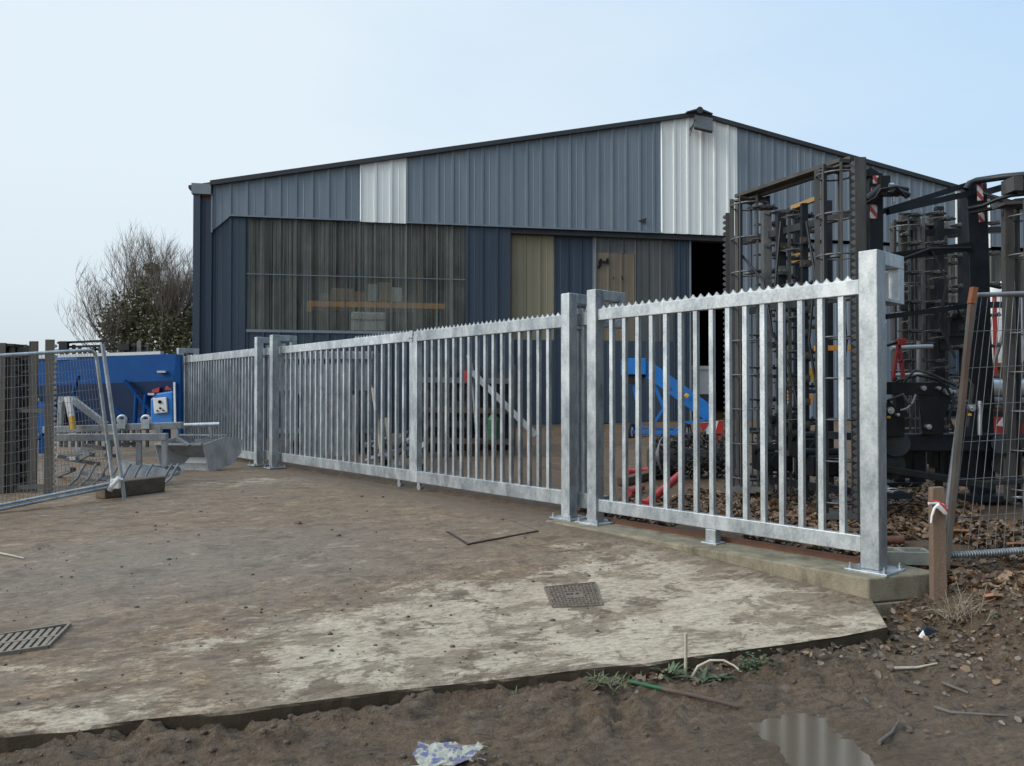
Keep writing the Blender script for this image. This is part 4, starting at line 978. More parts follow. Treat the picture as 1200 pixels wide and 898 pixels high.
bb_ = thing('bulk_bag', 'white plastic bulk bag with red stripes behind the right black column', 'bag', bgz)
def bag(m):
    prof = [(440, 20), (420, 26), (380, 25), (350, 23), (338, 20), (332, 17)]
    n = 14; vs = []; rr = random.Random(3)
    for py, w in prof:
        for k_ in range(n):
            a = 2 * math.pi * k_ / n; c = P(1170, py, 12); r_ = w / 900 * 12 * rr.uniform(.88, 1.06)
            vs.append(c + V((r_ * math.cos(a), r_ * .9 * math.sin(a), rr.uniform(-.02, .02))))
    m.add(vs, [(i * n + k_, i * n + (k_ + 1) % n, (i + 1) * n + (k_ + 1) % n, (i + 1) * n + k_) for i in range(len(prof) - 1) for k_ in range(n)] + [tuple(range((len(prof) - 1) * n, len(prof) * n))], True)
part('bag_body', 'silver_film', bb_, bgz, bag)
part('red_stripe', 'red', bb_, bgz, lambda m: m.prism([P(1163, 345, 11.63), P(1168, 345, 11.63), P(1170, 440, 11.6), P(1165, 440, 11.6)], (0, .01, 0)))
part('tie', 'black', bb_, bgz, lambda m: m.path([P(1158, 334, 11.7), P(1172, 337, 11.6), P(1186, 333, 11.7)], .03, 6))
q = P(1170, 440, 12)
simple('steel_bin', 'dark steel bin carrying the white bulk bag behind the right black column', 'bin', 'steel_dark', lambda m: (m.bb(q.x - .42, q.x + .42, q.y - .4, q.y + .4, gz(q.x, q.y) + .1, q.z - .004), m.bb(q.x - .46, q.x + .46, q.y - .44, q.y + .44, q.z - .1, q.z - .05), m.bb(q.x - .3, q.x - .2, q.y - .38, q.y + .38, gz(q.x, q.y) - .02, gz(q.x, q.y) + .1), m.bb(q.x + .2, q.x + .3, q.y - .38, q.y + .38, gz(q.x, q.y) - .02, gz(q.x, q.y) + .1)), base=V((q.x, q.y, gz(q.x, q.y))))
simple('steel_strut', 'thin grey strut leaning across the white bulk bag', 'strut', 'steel_grey', lambda m: m.tube(P(1136, 512, 11.2), P(1187, 358, 11.2), .025))
rb = P(1180, 490, 10.8)
rl = thing('land_roller', 'shiny steel roller drum with a rusty tray above it at the right edge', 'roller', rb)
part('drum', 'steel_bright', rl, rb, lambda m: (m.tube(P(1150, 455, 10.8), P(1230, 455, 10.8), .14, n=24)))
part('axle_tube', 'steel_grey', rl, rb, lambda m: (m.tube(P(1150, 470, 10.7), P(1230, 470, 10.7), .06, n=14)))
part('tray', 'rust_orange', rl, rb, lambda m: (m.bar(P(1163, 428, 11), P(1230, 427, 11), .4, .05), m.bar(P(1188, 430, 11), P(1188, 442, 11), .05, .05), m.bar(P(1172, 430, 11), P(1172, 448, 11), .05, .05)))
part('frame', 'red', rl, rb, lambda m: (m.box(P(1174, 495, 10.9), (.2, .3, .35)), m.box(P(1195, 500, 11.0), (.3, .2, .2)), m.bar(P(1150, 480, 11), P(1230, 480, 11), .1, .06)))
for q_ in (1176, 1222): part('leg', 'steel_dark', rl, rb, lambda m: m.bb(P(q_, 490, 11).x - .06, P(q_, 490, 11).x + .06, 10.9, 11.1, gz(P(q_, 490, 11).x, 11) - .02, P(1180, 470, 11).z))
part('guard', 'white', rl, rb, lambda m: m.prism([P(1168, 499, 10.7), P(1177, 487, 10.7), P(1176, 500, 10.7)], (0, .01, 0)))
part('drum_end', 'rubber', rl, rb, lambda m: (m.tube(P(1197, 487, 10.7), P(1197, 487, 10.55), .1, n=16),))
yb = V((P(930, 480, 9.7).x, 9.7, .4))
MT['ochre'] = M_simple('dirty_ochre_paint', (.26, .14, .025), (.36, .2, .04), .55, 0, 6, dirt=(.08, .06, .04), dirt_amt=.6)
yl = thing('cultivator', 'implement with yellow frame pieces glimpsed between the cage rollers', 'implement', yb)
part('frame_bar', 'ochre', yl, yb, lambda m: m.bar(P(928, 244, 9.7), P(962, 231, 9.4), .06, .05))
part('frame_bar', 'orange', yl, yb, lambda m: m.bar(P(955, 408, 9.3), P(1003, 408, 9.3), .05, .06))
part('support_leg', 'navy', yl, yb, lambda m: (m.bb(yb.x + .02, yb.x + .1, 9.68, 9.76, .4, zrow(242, 9.7)), m.bb(yb.x + .3, yb.x + .38, 9.4, 9.48, .4, zrow(234, 9.4))))
part('frame_bar', 'ochre', yl, yb, lambda m: m.bar(P(926, 305, 9.7), P(948, 297, 9.6), .06, .1))
part('depth_plate', 'orange', yl, yb, lambda m: m.prism([P(943, 463, 9.3), P(954, 463, 9.3), P(951, 475, 9.3), P(943, 475, 9.3)], (0, .05, 0)))
part('depth_plate', 'yellow', yl, yb, lambda m: (m.prism([P(943, 432, 9.3), P(954, 432, 9.3), P(954, 447, 9.3), P(948, 440, 9.3)], (0, .05, 0))))
part('spring', 'orange', yl, yb, lambda m: [m.ring(P(923.5, y, 9.4), (0, 0, 1), .022, .012, 10, 5) for y in range(448, 494, 4)])
part('spring', 'orange', yl, yb, lambda m: [m.ring(P(900, y, 9.5), (0, 0, 1), .02, .012, 10, 5) for y in range(449, 464, 4)])

# red and white panel, chain harrow, blue elevator behind the fence panel
hz = P(833, 520, 11)
rs = thing('marker_board', 'red and white striped marker board standing beside the blue elevator', 'board', V((hz.x, hz.y, gz(hz.x, hz.y))))
rbase = V((hz.x, hz.y, gz(hz.x, hz.y)))
part('board', 'white', rs, rbase, lambda m: m.prism([P(819, 496, 11), P(848, 493, 11), P(848, 524, 11), P(826, 508, 11)], (0, .02, 0)))
part('red_stripe', 'red', rs, rbase, lambda m: (m.prism([P(819, 496, 10.99), P(831, 495, 10.99), P(824, 507, 10.99)], (0, .008, 0)), m.prism([P(842, 493.5, 10.99), P(848, 493, 10.99), P(848, 516, 10.99), P(841, 524, 10.99), P(835, 519, 10.99)], (0, .008, 0))))
part('post', 'steel_grey', rs, rbase, lambda m: m.bb(hz.x + .02, hz.x + .06, 11.02, 11.06, rbase.z - .02, P(0, 494, 11).z))
chb = GS(812, 560, ground_z)
ch = thing('chain_harrow', 'heap of dark rolled chain harrow on the leaves behind the fence panel', 'chain harrow', chb)
def chain(m):
    rr = random.Random(11)
    for i in range(230):
        a = rr.uniform(0, 2 * math.pi); u = rr.uniform(-1, 1); q = V((.55 * u, .3 * math.cos(a) * rr.uniform(.5, 1), .3 + .3 * math.sin(a) * rr.uniform(.6, 1)))
        if q.z < .03: q.z = .03
        m.ring(chb + q, (rr.uniform(-1, 1), rr.uniform(-1, 1), rr.uniform(-1, 1)), rr.uniform(.035, .06), .011, 9, 4)
part('chain_links', 'rubber', ch, chb, chain)
part('core_tube', 'steel_brown', ch, chb, lambda m: m.tube(chb + V((-.6, 0, .26)), chb + V((.6, 0, .26)), .14, n=12))
part('spiral_end', 'steel_grey', ch, chb, lambda m: [m.ring(chb + V((-.5 + i * .03, -.15, .3)), (.9, -.5, .1), .08 + .055 * i, .013, 18, 5) for i in range(4)])
eb = GS(775, 512, ground_z); EY = eb.y
ev = thing('belt_elevator', 'small bright blue belt elevator on wheels in the yard behind the fence panel', 'elevator', eb)
part('conveyor', 'blue_bright', ev, eb, lambda m: (m.prism([P(752, 424, EY), P(766, 426, EY), P(838, 478, EY), P(838, 500, EY), P(826, 492, EY), P(768, 450, EY), P(750, 440, EY)], (0, .08, 0)), m.prism([P(752, 424, EY + .6), P(766, 426, EY + .6), P(838, 478, EY + .6), P(838, 500, EY + .6), P(826, 492, EY + .6), P(768, 450, EY + .6), P(750, 440, EY + .6)], (0, .08, 0))), .01)
part('belt', 'rubber', ev, eb, lambda m: m.prism([P(750, 432, EY + .09), P(766, 433, EY + .09), P(838, 488, EY + .09), P(838, 494, EY + .09), P(766, 441, EY + .09)], (0, .5, 0)))
part('discharge_hood', 'blue_bright', ev, eb, lambda m: m.prism([P(733, 420, EY - .1), P(757, 420, EY - .1), P(757, 439, EY - .1), P(733, 439, EY - .1)], (0, .7, 0)), .01)
part('hood_lining', 'rubber', ev, eb, lambda m: m.prism([P(733, 439.5, EY), P(757, 439.5, EY), P(754, 449, EY), P(736, 449, EY)], (0, .5, 0)))
part('leg', 'blue_bright', ev, eb, lambda m: (m.bar(P(764, 446, EY + .1), P(778, 478, EY + .1), .07, .07), m.bar(P(740, 440, EY + .1), P(752, 500, EY + .1), .05, .05), m.bar(P(778, 478, EY + .1), P(764, 500, EY + .1), .05, .05)))
part('base_frame', 'blue_bright', ev, eb, lambda m: (m.bar(P(740, 506, EY), P(808, 509, EY), .07, .07), m.bar(P(742, 502, EY + .7), P(806, 504, EY + .7), .07, .07), m.bar(P(798, 497, EY), P(826, 492, EY), .06, .06), m.bar(P(790, 505, EY), P(800, 497, EY), .05, .05)))
def wheel(root, base, c, r, wd, ax=(1, 0, 0), tyre='rubber', rim='white'):
    ax = V(ax).normalized(); mb = MB(); mb.ring(c, ax, r * .76, r * .26, 24, 10); w_ = mb.build('wheel', MT[tyre], root, base)
    mb = MB(); mb.tube(c - ax * wd * .3, c + ax * wd * .3, r * .55, n=20); mb.build('rim', MT[rim], w_, base)
for px, dy in ((739, 0), (803, -.05), (742, .75), (806, .7)):
    p = P(px, 506, EY + dy); wheel(ev, eb, p, .2, .12, (.9, -.45, 0))
part('motor', 'yellow', ev, eb, lambda m: m.tube(P(803, 463, EY - .1), P(806, 465, EY - .1), .05, n=10))
part('emblem', 'red', ev, eb, lambda m: m.box(P(783, 455, EY - .01), (.1, .01, .06)))
# red tubes on the ground behind the panel
for q0, q1, zz, lb in (((738, 558), (775, 556), .06, 'faded red steel tube lying level among the leaves behind the paired posts'), ((757, 600), (796, 566), .08, 'bright red steel tube sloping up through the leaves behind the fence panel'), ((736, 583), (752, 577), .06, 'short stub of red steel tube half buried in leaves behind the fence panel')):
    a, b = GS(q0[0], q0[1], ground_z), GS(q1[0], q1[1], ground_z)
    if lb.startswith('bright'): b = P(q1[0], q1[1], a.y + .5)
    simple('steel_tube', lb, 'tube', 'red', lambda m: (m.tube(a + V((0, 0, zz)), b + V((0, 0, zz)), .045, n=12), m.tube(a + V((0, 0, zz)), a + V((0, 0, zz)) + (a - b).normalized() * .03, .06, n=12)), base=a)
a, b = GS(728, 570, ground_z), GS(790, 556, ground_z)
simple('timber_beam', 'old brown timber beam lying behind the paired posts near the red tubes', 'timber', 'wood_flat', lambda m: m.bar(a + V((0, 0, .06)), b + V((0, 0, .08)), .14, .1), base=a, bevel=.01)
simple('storage_crate', 'pale grey box just inside the open warehouse doorway', 'box', 'grey_plastic', lambda m: (m.prism([P(812, 432, 23), P(834, 432, 23), P(834, 462, 23), P(812, 462, 23)], (0, 1.0, 0)), m.prism([P(811, 429, 22.95), P(835, 429, 22.95), P(835, 433, 22.95), P(811, 433, 22.95)], (0, 1.1, 0))))
simple('crate_stand', 'dark stand carrying the pale grey box in the doorway', 'stand', 'roof', lambda m: (m.prism([P(813, 462.5, 23), P(833, 462.5, 23), P(833, 492, 23), P(813, 492, 23)], (0, 1.0, 0)), m.prism([P(810, 489, 22.9), P(836, 489, 22.9), P(836, 492, 22.9), P(810, 492, 22.9)], (0, 1.2, 0))))

# stuff behind the sliding gate
pb = GS(540, 535, ground_z); PY = pb.y
tr = thing('timber_rack', 'dark rack of stacked timber and steel with pale rails, behind the sliding gate', 'rack', pb)
for py, m_ in ((445, 'steel_grey'), (480, 'wood_flat'), (516, 'wood_flat')):
    part('shelf_rail', m_, tr, pb, lambda m: (m.bar(P(484, py, PY), P(602, py + 2, PY), .12, .1), m.bar(P(484, py, PY + 1), P(602, py + 2, PY + 1), .12, .1)))
for px in (486, 520, 550, 601):
    part('upright', 'steel_dark', tr, pb, lambda m: m.bb(P(px, 500, PY).x - .05, P(px, 500, PY).x + .05, PY - .05, PY + .05, pb.z - .05, P(px, 428, PY).z)); part('upright', 'steel_dark', tr, pb, lambda m: (m.bb(P(px, 500, PY).x - .05, P(px, 500, PY).x + .05, PY + .95, PY + 1.05, pb.z - .05, P(px, 428, PY).z)))
rr_ = random.Random(5)
for j, (py, n_) in enumerate(((512, 8), (476, 6), (440, 5))):
    for i in range(n_):
        x0 = 488 + rr_.uniform(0, 50); x1 = x0 + rr_.uniform(20, 60); dy = rr_.uniform(.1, .9); hh = rr_.uniform(2, 20)
        part('stacked_bar', rr_.choice(['dark_int', 'dark_int', 'steel_brown', 'roof', 'wood_flat']), tr, pb, lambda m: m.bar(P(x0, py - hh, PY + dy), P(min(x1, 600), py - hh + 1, PY + dy), .16, .12))
part('back_sheet', 'dark_int', tr, pb, lambda m: m.prism([P(486, 437, PY + 1.1), P(600, 437, PY + 1.1), P(600, 535, PY + 1.1), P(486, 530, PY + 1.1)], (0, .05, 0)))
lb_ = P(628, 512, PY - .5)
ld = thing('conveyor_chute', 'pale ridged aluminium ramp sloping down to the yard behind the gate', 'ramp', V((lb_.x, lb_.y, lb_.z)))
A_, B_ = P(553, 436, PY - .35), P(628, 510, PY - .5)
part('ramp_rail', 'galv', ld, lb_, lambda m: (m.bar(A_, B_, .04, .1), m.bar(A_ + V((0, .35, 0)), B_ + V((0, .35, 0)), .04, .1)))
part('rung', 'galv', ld, lb_, lambda m: [m.bar(A_.lerp(B_, i / 14) + V((0, .02, 0)), A_.lerp(B_, i / 14) + V((0, .33, 0)), .05, .03) for i in range(15)])
part('top_hook', 'red', ld, lb_, lambda m: m.box(P(548, 441, PY - .3), (.16, .1, .2)))
part('strut', 'galv_dull', ld, lb_, lambda m: (m.tube(P(549, 416, PY - .3), P(553, 436, PY - .3), .04), m.tube(P(553, 436, PY - .3), P(560, 520, PY - .1), .03)))
simple('green_drum', 'green plastic drum beneath the aluminium ramp', 'drum', 'green', lambda m: (m.tube(P(578, 515, PY - .45), P(578, 492, PY - .45), .11, n=18), m.tube(P(578, 492, PY - .45), P(578, 486, PY - .45), .11, .05, n=18), m.ring(P(578, 502, PY - .45), (0, 0, 1), .11, .012, 18, 5)))
# grey-blue metal tank behind the left half of the gate
tb0 = P(400, 530, 15.2)
tkz = thing('steel_skip', 'grey-blue ribbed steel skip behind the left half of the sliding gate', 'skip', tb0)
part('skip_wall', 'trim', tkz, tb0, lambda m: m.prism([P(325, 412, 15.2), P(438, 412, 15.2), P(432, 518, 15.2), P(332, 518, 15.2)], (0, 1.6, 0)), .02)
for py in (418, 455, 505):
    part('rim_rib', 'galv_dull', tkz, tb0, lambda m: m.bar(P(325, py, 15.14), P(437, py, 15.14), .08, .1))
for px in (345, 375, 405):
    part('side_rib', 'clad', tkz, tb0, lambda m: m.bar(P(px, 420, 15.15), P(px, 516, 15.15), .1, .06))
for q_ in (15.4, 16.6): part('skid', 'roof', tkz, tb0, lambda m: m.bar(P(340, 524, q_), P(425, 524, q_), .12, .25))
simple('steel_plate_stack', 'two light steel sheets leaning on the grey-blue skip', 'sheet metal', 'galv_dull', lambda m: (m.prism([P(345, 428, 14.9), P(412, 426, 14.9), P(412, 462, 14.9), P(345, 462, 14.9)], (0, .02, 0)), m.prism([P(352, 462.5, 14.85), P(420, 462.5, 14.85), P(420, 540, 14.85), P(352, 540, 14.85)], (0, .03, 0))))
# scrap pile with pale stalks between skip and stile
sc0 = GS(445, 555, ground_z)
spile = thing('scrap_heap', 'heap of scrap metal and pale offcuts behind the gate near its central stile', 'scrap heap', sc0)
rr_ = random.Random(21)
for i in range(26):
    px = 425 + rr_.uniform(0, 62); py = 556 - rr_.uniform(0, 34); Y = sc0.y + rr_.uniform(0, .8)
    L = rr_.uniform(8, 26); a_ = rr_.uniform(-1.2, 1.2)
    part('offcut', rr_.choice(['steel_grey', 'galv_dull', 'steel_brown', 'rubber', 'wood_flat', 'white', 'rubber']), spile, sc0, lambda m: m.bar(P(px, py, Y), P(px + L * math.cos(a_), py - abs(L * math.sin(a_)), Y + rr_.uniform(-.3, .3)), rr_.uniform(.04, .16), rr_.uniform(.02, .08)))
for q0, q1 in (((437, 455), (448, 520)), ((448, 490), (440, 515)), ((452, 490), (462, 545))):
    part('pole', 'stick', spile, sc0, lambda m: m.tube(P(q0[0], q0[1], sc0.y + .2), P(q1[0], q1[1] + 20, sc0.y), .03, n=7))
# ------------------------------------------------------------------ left side machines
def mesh_panel(name, lab, A, B, C, D, nv, nh, r, mat, rmat, sub=(), round_=.12):
    """A bottom near, B bottom far, C top far, D top near; wire mesh framed in tube"""
    base = A.copy(); root = thing(name, lab, 'mesh fence', base)
    mb = MB()
    def corner(p, q, s):
        d0 = (p - q).normalized(); d1 = (s - q).normalized()
        return [q + d0 * round_ * (1 - f) ** 2 + d1 * round_ * f ** 2 for f in (0, .25, .5, .75, 1)]
    loop = corner(D, A, B) + corner(A, B, C) + corner(B, C, D) + corner(C, D, A)
    mb.path(loop + [loop[0]], r, 8); mb.build('tube_frame', MT[mat], root, base)
    mb = MB()
    for i in range(1, nv):
        f = i / nv; mb.path([A.lerp(B, f), D.lerp(C, f)], .0028, 4, caps=False)
    for j in range(1, nh):
        f = j / nh; mb.path([A.lerp(D, f), B.lerp(C, f)], .0026, 4, caps=False)
    mb.build('wire_mesh', MT['mesh'], root, base)
    return root, base
Br, Tr = P(133, 570, 9.35), P(112, 410, 9.3)
Bl0, Tl0 = P(0, 597, 8.25), P(0, 417, 8.2)
Al = Br + (Bl0 - Br) * 2.1; Dl = Tr + (Tl0 - Tr) * 2.05
mroot, mbase = mesh_panel('mesh_fence_panel', 'temporary wire mesh fence panel standing at the left edge, leaning slightly', Al, Br, Tr, Dl, 62, 14, .021, 'galv', None)
part('end_post', 'galv', mroot, mbase, lambda m: m.tube(P(146, 586, 9.35), P(120, 403, 9.3), .024, n=10))
part('clamp', 'white', mroot, mbase, lambda m: (m.box(P(136, 567, 9.3), (.1, .06, .12)), m.tube(P(128, 574, 9.3), P(141, 560, 9.3), .04, n=10)), .01)
part('lower_tube', 'galv', mroot, mbase, lambda m: m.tube(Al + V((0, 0, .045)), Br + V((0, 0, .045)), .017, n=8))
# right mesh panel lying back against the harrow
A2, D2 = P(1102, 652, 5.75), P(1143, 346, 5.9)
B2, C2 = P(1202, 645, 5.85), P(1204, 344, 5.95)
B2 = A2 + (B2 - A2) * 1.9; C2 = D2 + (C2 - D2) * 2.2
m2, m2b = mesh_panel('mesh_fence_panel', 'leaning wire mesh panel with rust streaked upright at the right edge', A2, B2, C2, D2, 18, 7, .019, 'galv_dull', None, round_=.03)
part('rusty_upright', 'rusty_post', m2, m2b, lambda m: m.bar(A2 + V((.02, -.03, -.12)), P(1139.5, 345, 5.84), .034, .045))
part('rusted_end', 'rust_orange', m2, m2b, lambda m: m.bar(P(1138.2, 356, 5.83), P(1141.5, 337, 5.83), .038, .05))
part('wire_wrap', 'galv', m2, m2b, lambda m: [m.ring(A2.lerp(B2, i / 60), (B2 - A2), .024, .004, 10, 4) for i in range(3, 58)])

# stacked harrow at the left edge, behind the mesh
lb0 = V((P(30, 590, 9.9).x, 9.9, slab_z(-6, 9.9)))
lh = thing('folded_harrow', 'folded harrow of brown steel channels behind the mesh panel at the left edge', 'harrow', lb0)
serrated(lh, lb0, 58, 9.75, lb0.z, zrow(398, 9.75), w=.115, side=1, mat='steel_dark')
for px, Y, w_, m_, top in ((2, 9.9, .1, 'steel_dark', 402), (9, 10.2, .06, 'black', 404), (14, 9.95, .07, 'steel_dark', 405), (21, 10.4, .07, 'black', 405), (28, 10.2, .07, 'steel_dark', 404), (40, 9.95, .09, 'steel_dark', 400), (35, 10.5, .05, 'black', 405), (-10, 9.9, .1, 'steel_dark', 402), (-22, 10, .1, 'steel_dark', 402)):
    part('frame_channel', m_, lh, lb0, lambda m: (vbar(m, px, Y, lb0.z, zrow(top, Y), w_, .02), vbar(m, px - w_ * 40, Y + .04, lb0.z, zrow(top, Y), .012, .08)))
cage(lh, lb0, 18, 10.3, lb0.z + .05, zrow(408, 10.3), .17, n=6, mat='steel_dark')
tines(lh, lb0, 14, 44, 10.1, [lb0.z + .2 + .17 * i for i in range(10)])
tines(lh, lb0, -14, 10, 10.1, [lb0.z + .2 + .3 * i for i in range(6)])
part('top_beam', 'black', lh, lb0, lambda m: (m.bar(P(-20, 403, 10), P(22, 405, 10), .2, .03), m.bar(P(-20, 409, 10), P(36, 410, 10), .06, .06)))
part('cross_tube', 'steel_brown', lh, lb0, lambda m: m.bar(P(-20, 480, 10.1), P(62, 482, 9.9), .05, .05))
part('cross_tube', 'steel_brown', lh, lb0, lambda m: (m.bar(P(-20, 572, 10.1), P(62, 570, 9.9), .06, .06)))
# black harrow beyond the blue hopper
xb = V((P(115, 480, 18.5).x, 18.5, .3))
xh = thing('folded_harrow', 'black harrow frame showing its top above the blue hopper', 'harrow', xb)
part('top_rail', 'black', xh, xb, lambda m: (m.bar(P(68, 402, 18.5), P(136, 399, 18.5), .08, .05), m.bar(P(72, 407, 18.5), P(132, 405, 18.5), .08, .05), m.bar(P(66, 411, 18.6), P(170, 408, 18.6), .08, .05)))
for px, top in ((72, 401), (78, 402), (86, 404), (93, 406), (99, 409), (105, 409), (110, 407), (117, 406), (140, 400), (146, 403), (150, 399), (157, 405), (163, 400), (173, 404)):
    part('upright', 'roof' if px != 163 else 'steel_grey', xh, xb, lambda m: vbar(m, px, 18.5, .3, zrow(top, 18.5), .06 if px != 163 else .1, .06))
part('coupling', 'black', xh, xb, lambda m: (m.box(P(75, 405, 18.4), (.2, .1, .2)), m.box(P(146, 407, 18.4), (.25, .1, .15))))

# blue hopper machine
HL, HR = 15.4, 14.6
hp0 = GS(150, 505, slab_z); hp0 = V((P(140, 480, 15).x, 15, .29))
hp = thing('hopper', 'long blue hopper with tapering bottom and a white control panel at its right end', 'hopper', hp0)
tl, trr = P(38, 421, HL + .2), P(206, 414.5, HR); bl, br = P(38, 452.5, HL + .2), P(206, 446, HR)
dvec = (trr - tl); dvec.z = 0; dvec.normalize(); nv = V((-.34, .94, 0)) * .7
part('trough_side', 'blue', hp, hp0, lambda m: m.prism([tl, trr, br, bl], nv * .05))
part('trough_side', 'blue', hp, hp0, lambda m: m.prism([tl + nv * 1.5, trr + nv * 1.5, br + nv * 1.5, bl + nv * 1.5], nv * .05))
part('trough_end', 'blue', hp, hp0, lambda m: (m.prism([trr + nv * .05, br + nv * .05, br + nv * 1.5, trr + nv * 1.5], dvec * -.05),))
part('trough_end', 'blue', hp, hp0, lambda m: (m.prism([tl + nv * .05, bl + nv * .05, bl + nv * 1.5, tl + nv * 1.5], dvec * .05)))
part('rim', 'grey_plastic', hp, hp0, lambda m: m.bar(tl + V((0, 0, .04)) - nv * .03, P(190, 415, HR + .2) + V((0, 0, .02)) - nv * .03, .1, .06))
part('extension_board', 'blue_bright', hp, hp0, lambda m: m.prism([P(60, 419.5, HL), P(183, 413.5, HR + .3), P(183, 417, HR + .3), P(60, 422.5, HL)], nv * .04))
u_ = V((0, 0, -.95)); inn = nv * .72
part('funnel', 'blue_dark', hp, hp0, lambda m: (m.add([bl, br, br + dvec * -.5 + u_ + nv * .6, bl + dvec * .5 + u_ + nv * .6, bl + nv * 1.5, br + nv * 1.5, br + dvec * -.5 + u_ + nv * .95, bl + dvec * .5 + u_ + nv * .95], [(0, 1, 2, 3), (5, 4, 7, 6), (4, 0, 3, 7), (1, 5, 6, 2), (3, 2, 6, 7)])))
part('lower_chute', 'blue', hp, hp0, lambda m: m.prism([P(44, 470, HL), P(62, 474, HL - .2), P(62, 505, HL - .2), P(44, 508, HL)], nv * .5))
part('lower_chute', 'blue', hp, hp0, lambda m: (m.prism([P(134, 487, HR + .9), P(150, 473, HR + .7), P(176, 471, HR + .4), P(176, 497, HR + .4), P(140, 499, HR + .8)], nv * .5)))
for q0, q1 in (((146, 446), (185, 492)), ((86, 462), (92, 440)), ((160, 460), (158, 500)), ((171, 462), (168, 500)), ((45, 515), (70, 478)), ((136, 480), (150, 492))):
    part('brace', 'blue', hp, hp0, lambda m: m.tube(P(q0[0], q0[1], HR + .25), P(q1[0], q1[1], HR + .25), .04, n=8))
legp = [(206, 414), (211, 414), (212.5, 530), (206, 530)]
part('leg', 'blue', hp, hp0, lambda m: m.prism([P(202, 446, HR - .05), P(207.5, 415, HR - .05), P(211, 416, HR - .05), P(212.5, 532, HR - .05), P(207, 532, HR - .05)], (0, .12, 0)))
for q_ in (bl + nv * .1, bl + nv * 1.4, br + nv * 1.4 + dvec * -.3): part('leg', 'blue', hp, hp0, lambda m: m.bar(q_, q_ + V((0, 0, -1.55)), .12, .12))
part('motor_cover', 'blue_bright', hp, hp0, lambda m: m.prism([P(176, 468, HR), P(184, 461, HR), P(203, 458, HR), P(203, 500, HR), P(176, 500, HR)], (0, .5, 0)), .03)
cp = part('control_panel', 'white', hp, hp0, lambda m: m.prism([P(179, 467, HR - .06), P(194.5, 465.5, HR - .06), P(196, 483.5, HR - .06), P(180.5, 485, HR - .06)], (0, .05, 0)), .01)
for px, py, r_ in ((187, 471, .032), (187.5, 478.5, .018), (184, 481.5, .016), (191, 481, .016)):
    part('dial', 'black', cp, hp0, lambda m: m.tube(P(px, py, HR - .06), P(px, py, HR - .09), r_, n=12))
part('red_guard', 'red', hp, hp0, lambda m: m.prism([P(178, 457, HR + .1), P(187, 454, HR + .1), P(186, 460, HR + .1), P(178, 460, HR + .1)], (0, .2, 0)))
part('red_guard', 'red', hp, hp0, lambda m: (m.prism([P(196, 449, HR + .1), P(203, 447, HR + .1), P(203, 457, HR + .1), P(193, 457, HR + .1)], (0, .2, 0))))
part('white_post', 'white', hp, hp0, lambda m: m.bar(P(204.5, 448, HR - .08), P(205.5, 500, HR - .08), .035, .035))
part('label_plate', 'grey_plastic', hp, hp0, lambda m: (m.box(P(177, 462, HR - .02), (.12, .02, .04)), m.box(P(193, 436, HR + .12), (.16, .3, .035))))

# galvanised cultivator with A-frame
gb = GS(140, 566, slab_z); GY = 11.4
gc = thing('cultivator', 'galvanised cultivator frame with an A-shaped headstock and curved tines behind the mesh panel', 'implement', gb)
part('tool_bar', 'galv_dull', gc, gb, lambda m: m.bar(P(52, 504, GY), P(214, 498.5, GY), .1, .1), .008)
part('tool_bar', 'galv_dull', gc, gb, lambda m: m.bar(P(60, 513, GY - .5), P(196, 512, GY - .5), .1, .1), .008)
part('round_bar', 'galv', gc, gb, lambda m: m.tube(P(210, 499, GY + .2), P(257, 497.5, GY + .3), .035, n=12))
part('headstock', 'galv_dull', gc, gb, lambda m: (m.prism([P(68, 465, GY), P(88, 465, GY), P(88, 474, GY), P(68, 474, GY)], (0, .1, 0)), m.bar(P(86, 469, GY), P(124, 498, GY), .08, .09), m.bar(P(72, 470, GY), P(70, 510, GY), .07, .07)), .006)
part('depth_marker', 'white', gc, gb, lambda m: m.bar(P(79, 465, GY - .15), P(83.5, 488, GY - .15), .06, .07))
part('depth_marker', 'yellow', gc, gb, lambda m: m.bar(P(83.5, 488, GY - .15), P(86, 503, GY - .15), .06, .07))
part('depth_marker', 'white', gc, gb, lambda m: m.bar(P(86.3, 507, GY - .2), P(87.3, 514, GY - .2), .06, .07))
for px in (143, 171):
    part('shackle', 'galv', gc, gb, lambda m: (m.ring(P(px, 492, GY - .02), (0, 1, 0), .06, .02, 16, 6), m.box(P(px, 497, GY - .05), (.12, .05, .14))))
for px, py0, py1 in ((163, 517, 545), (193, 512, 547), (186, 500, 512), (128, 515, 540)):
    part('tine_stem', 'galv_dull', gc, gb, lambda m: m.bar(P(px, py0, GY - .5), P(px, py1, GY - .5), .07, .05))
for i, px in enumerate((84, 97, 111, 124, 137, 150, 163, 186, 193)):
    part('tine', 'galv_dull', gc, gb, lambda m: m.path([P(px + 16, 544, GY - .5), P(px + 12, 550, GY - .55), P(px + 7, 560, GY - .6), P(px - 2, 568, GY - .7), P(px - 9, 574, GY - .75)], .018, 6))
part('skim_plate', 'galv_dull', gc, gb, lambda m: m.prism([P(142, 540, GY - .3), P(172, 545, GY - .4), P(210, 547, GY - .5), P(214, 553, GY - .5), P(208, 558, GY - .5), P(165, 562, GY - .5), P(144, 560, GY - .4)], (0, .03, .01)))
for i in range(16):
    rr_ = random.Random(40 + i); x0 = rr_.uniform(62, 130); y0 = rr_.uniform(516, 560)
    part('linkage', rr_.choice(['galv_dull', 'steel_grey', 'steel_brown', 'galv_dull']), gc, gb, lambda m: m.bar(P(x0, y0, GY + rr_.uniform(-.3, .4)), P(x0 + rr_.uniform(10, 38), y0 + rr_.uniform(-9, 9), GY + rr_.uniform(-.3, .4)), .06, .05))
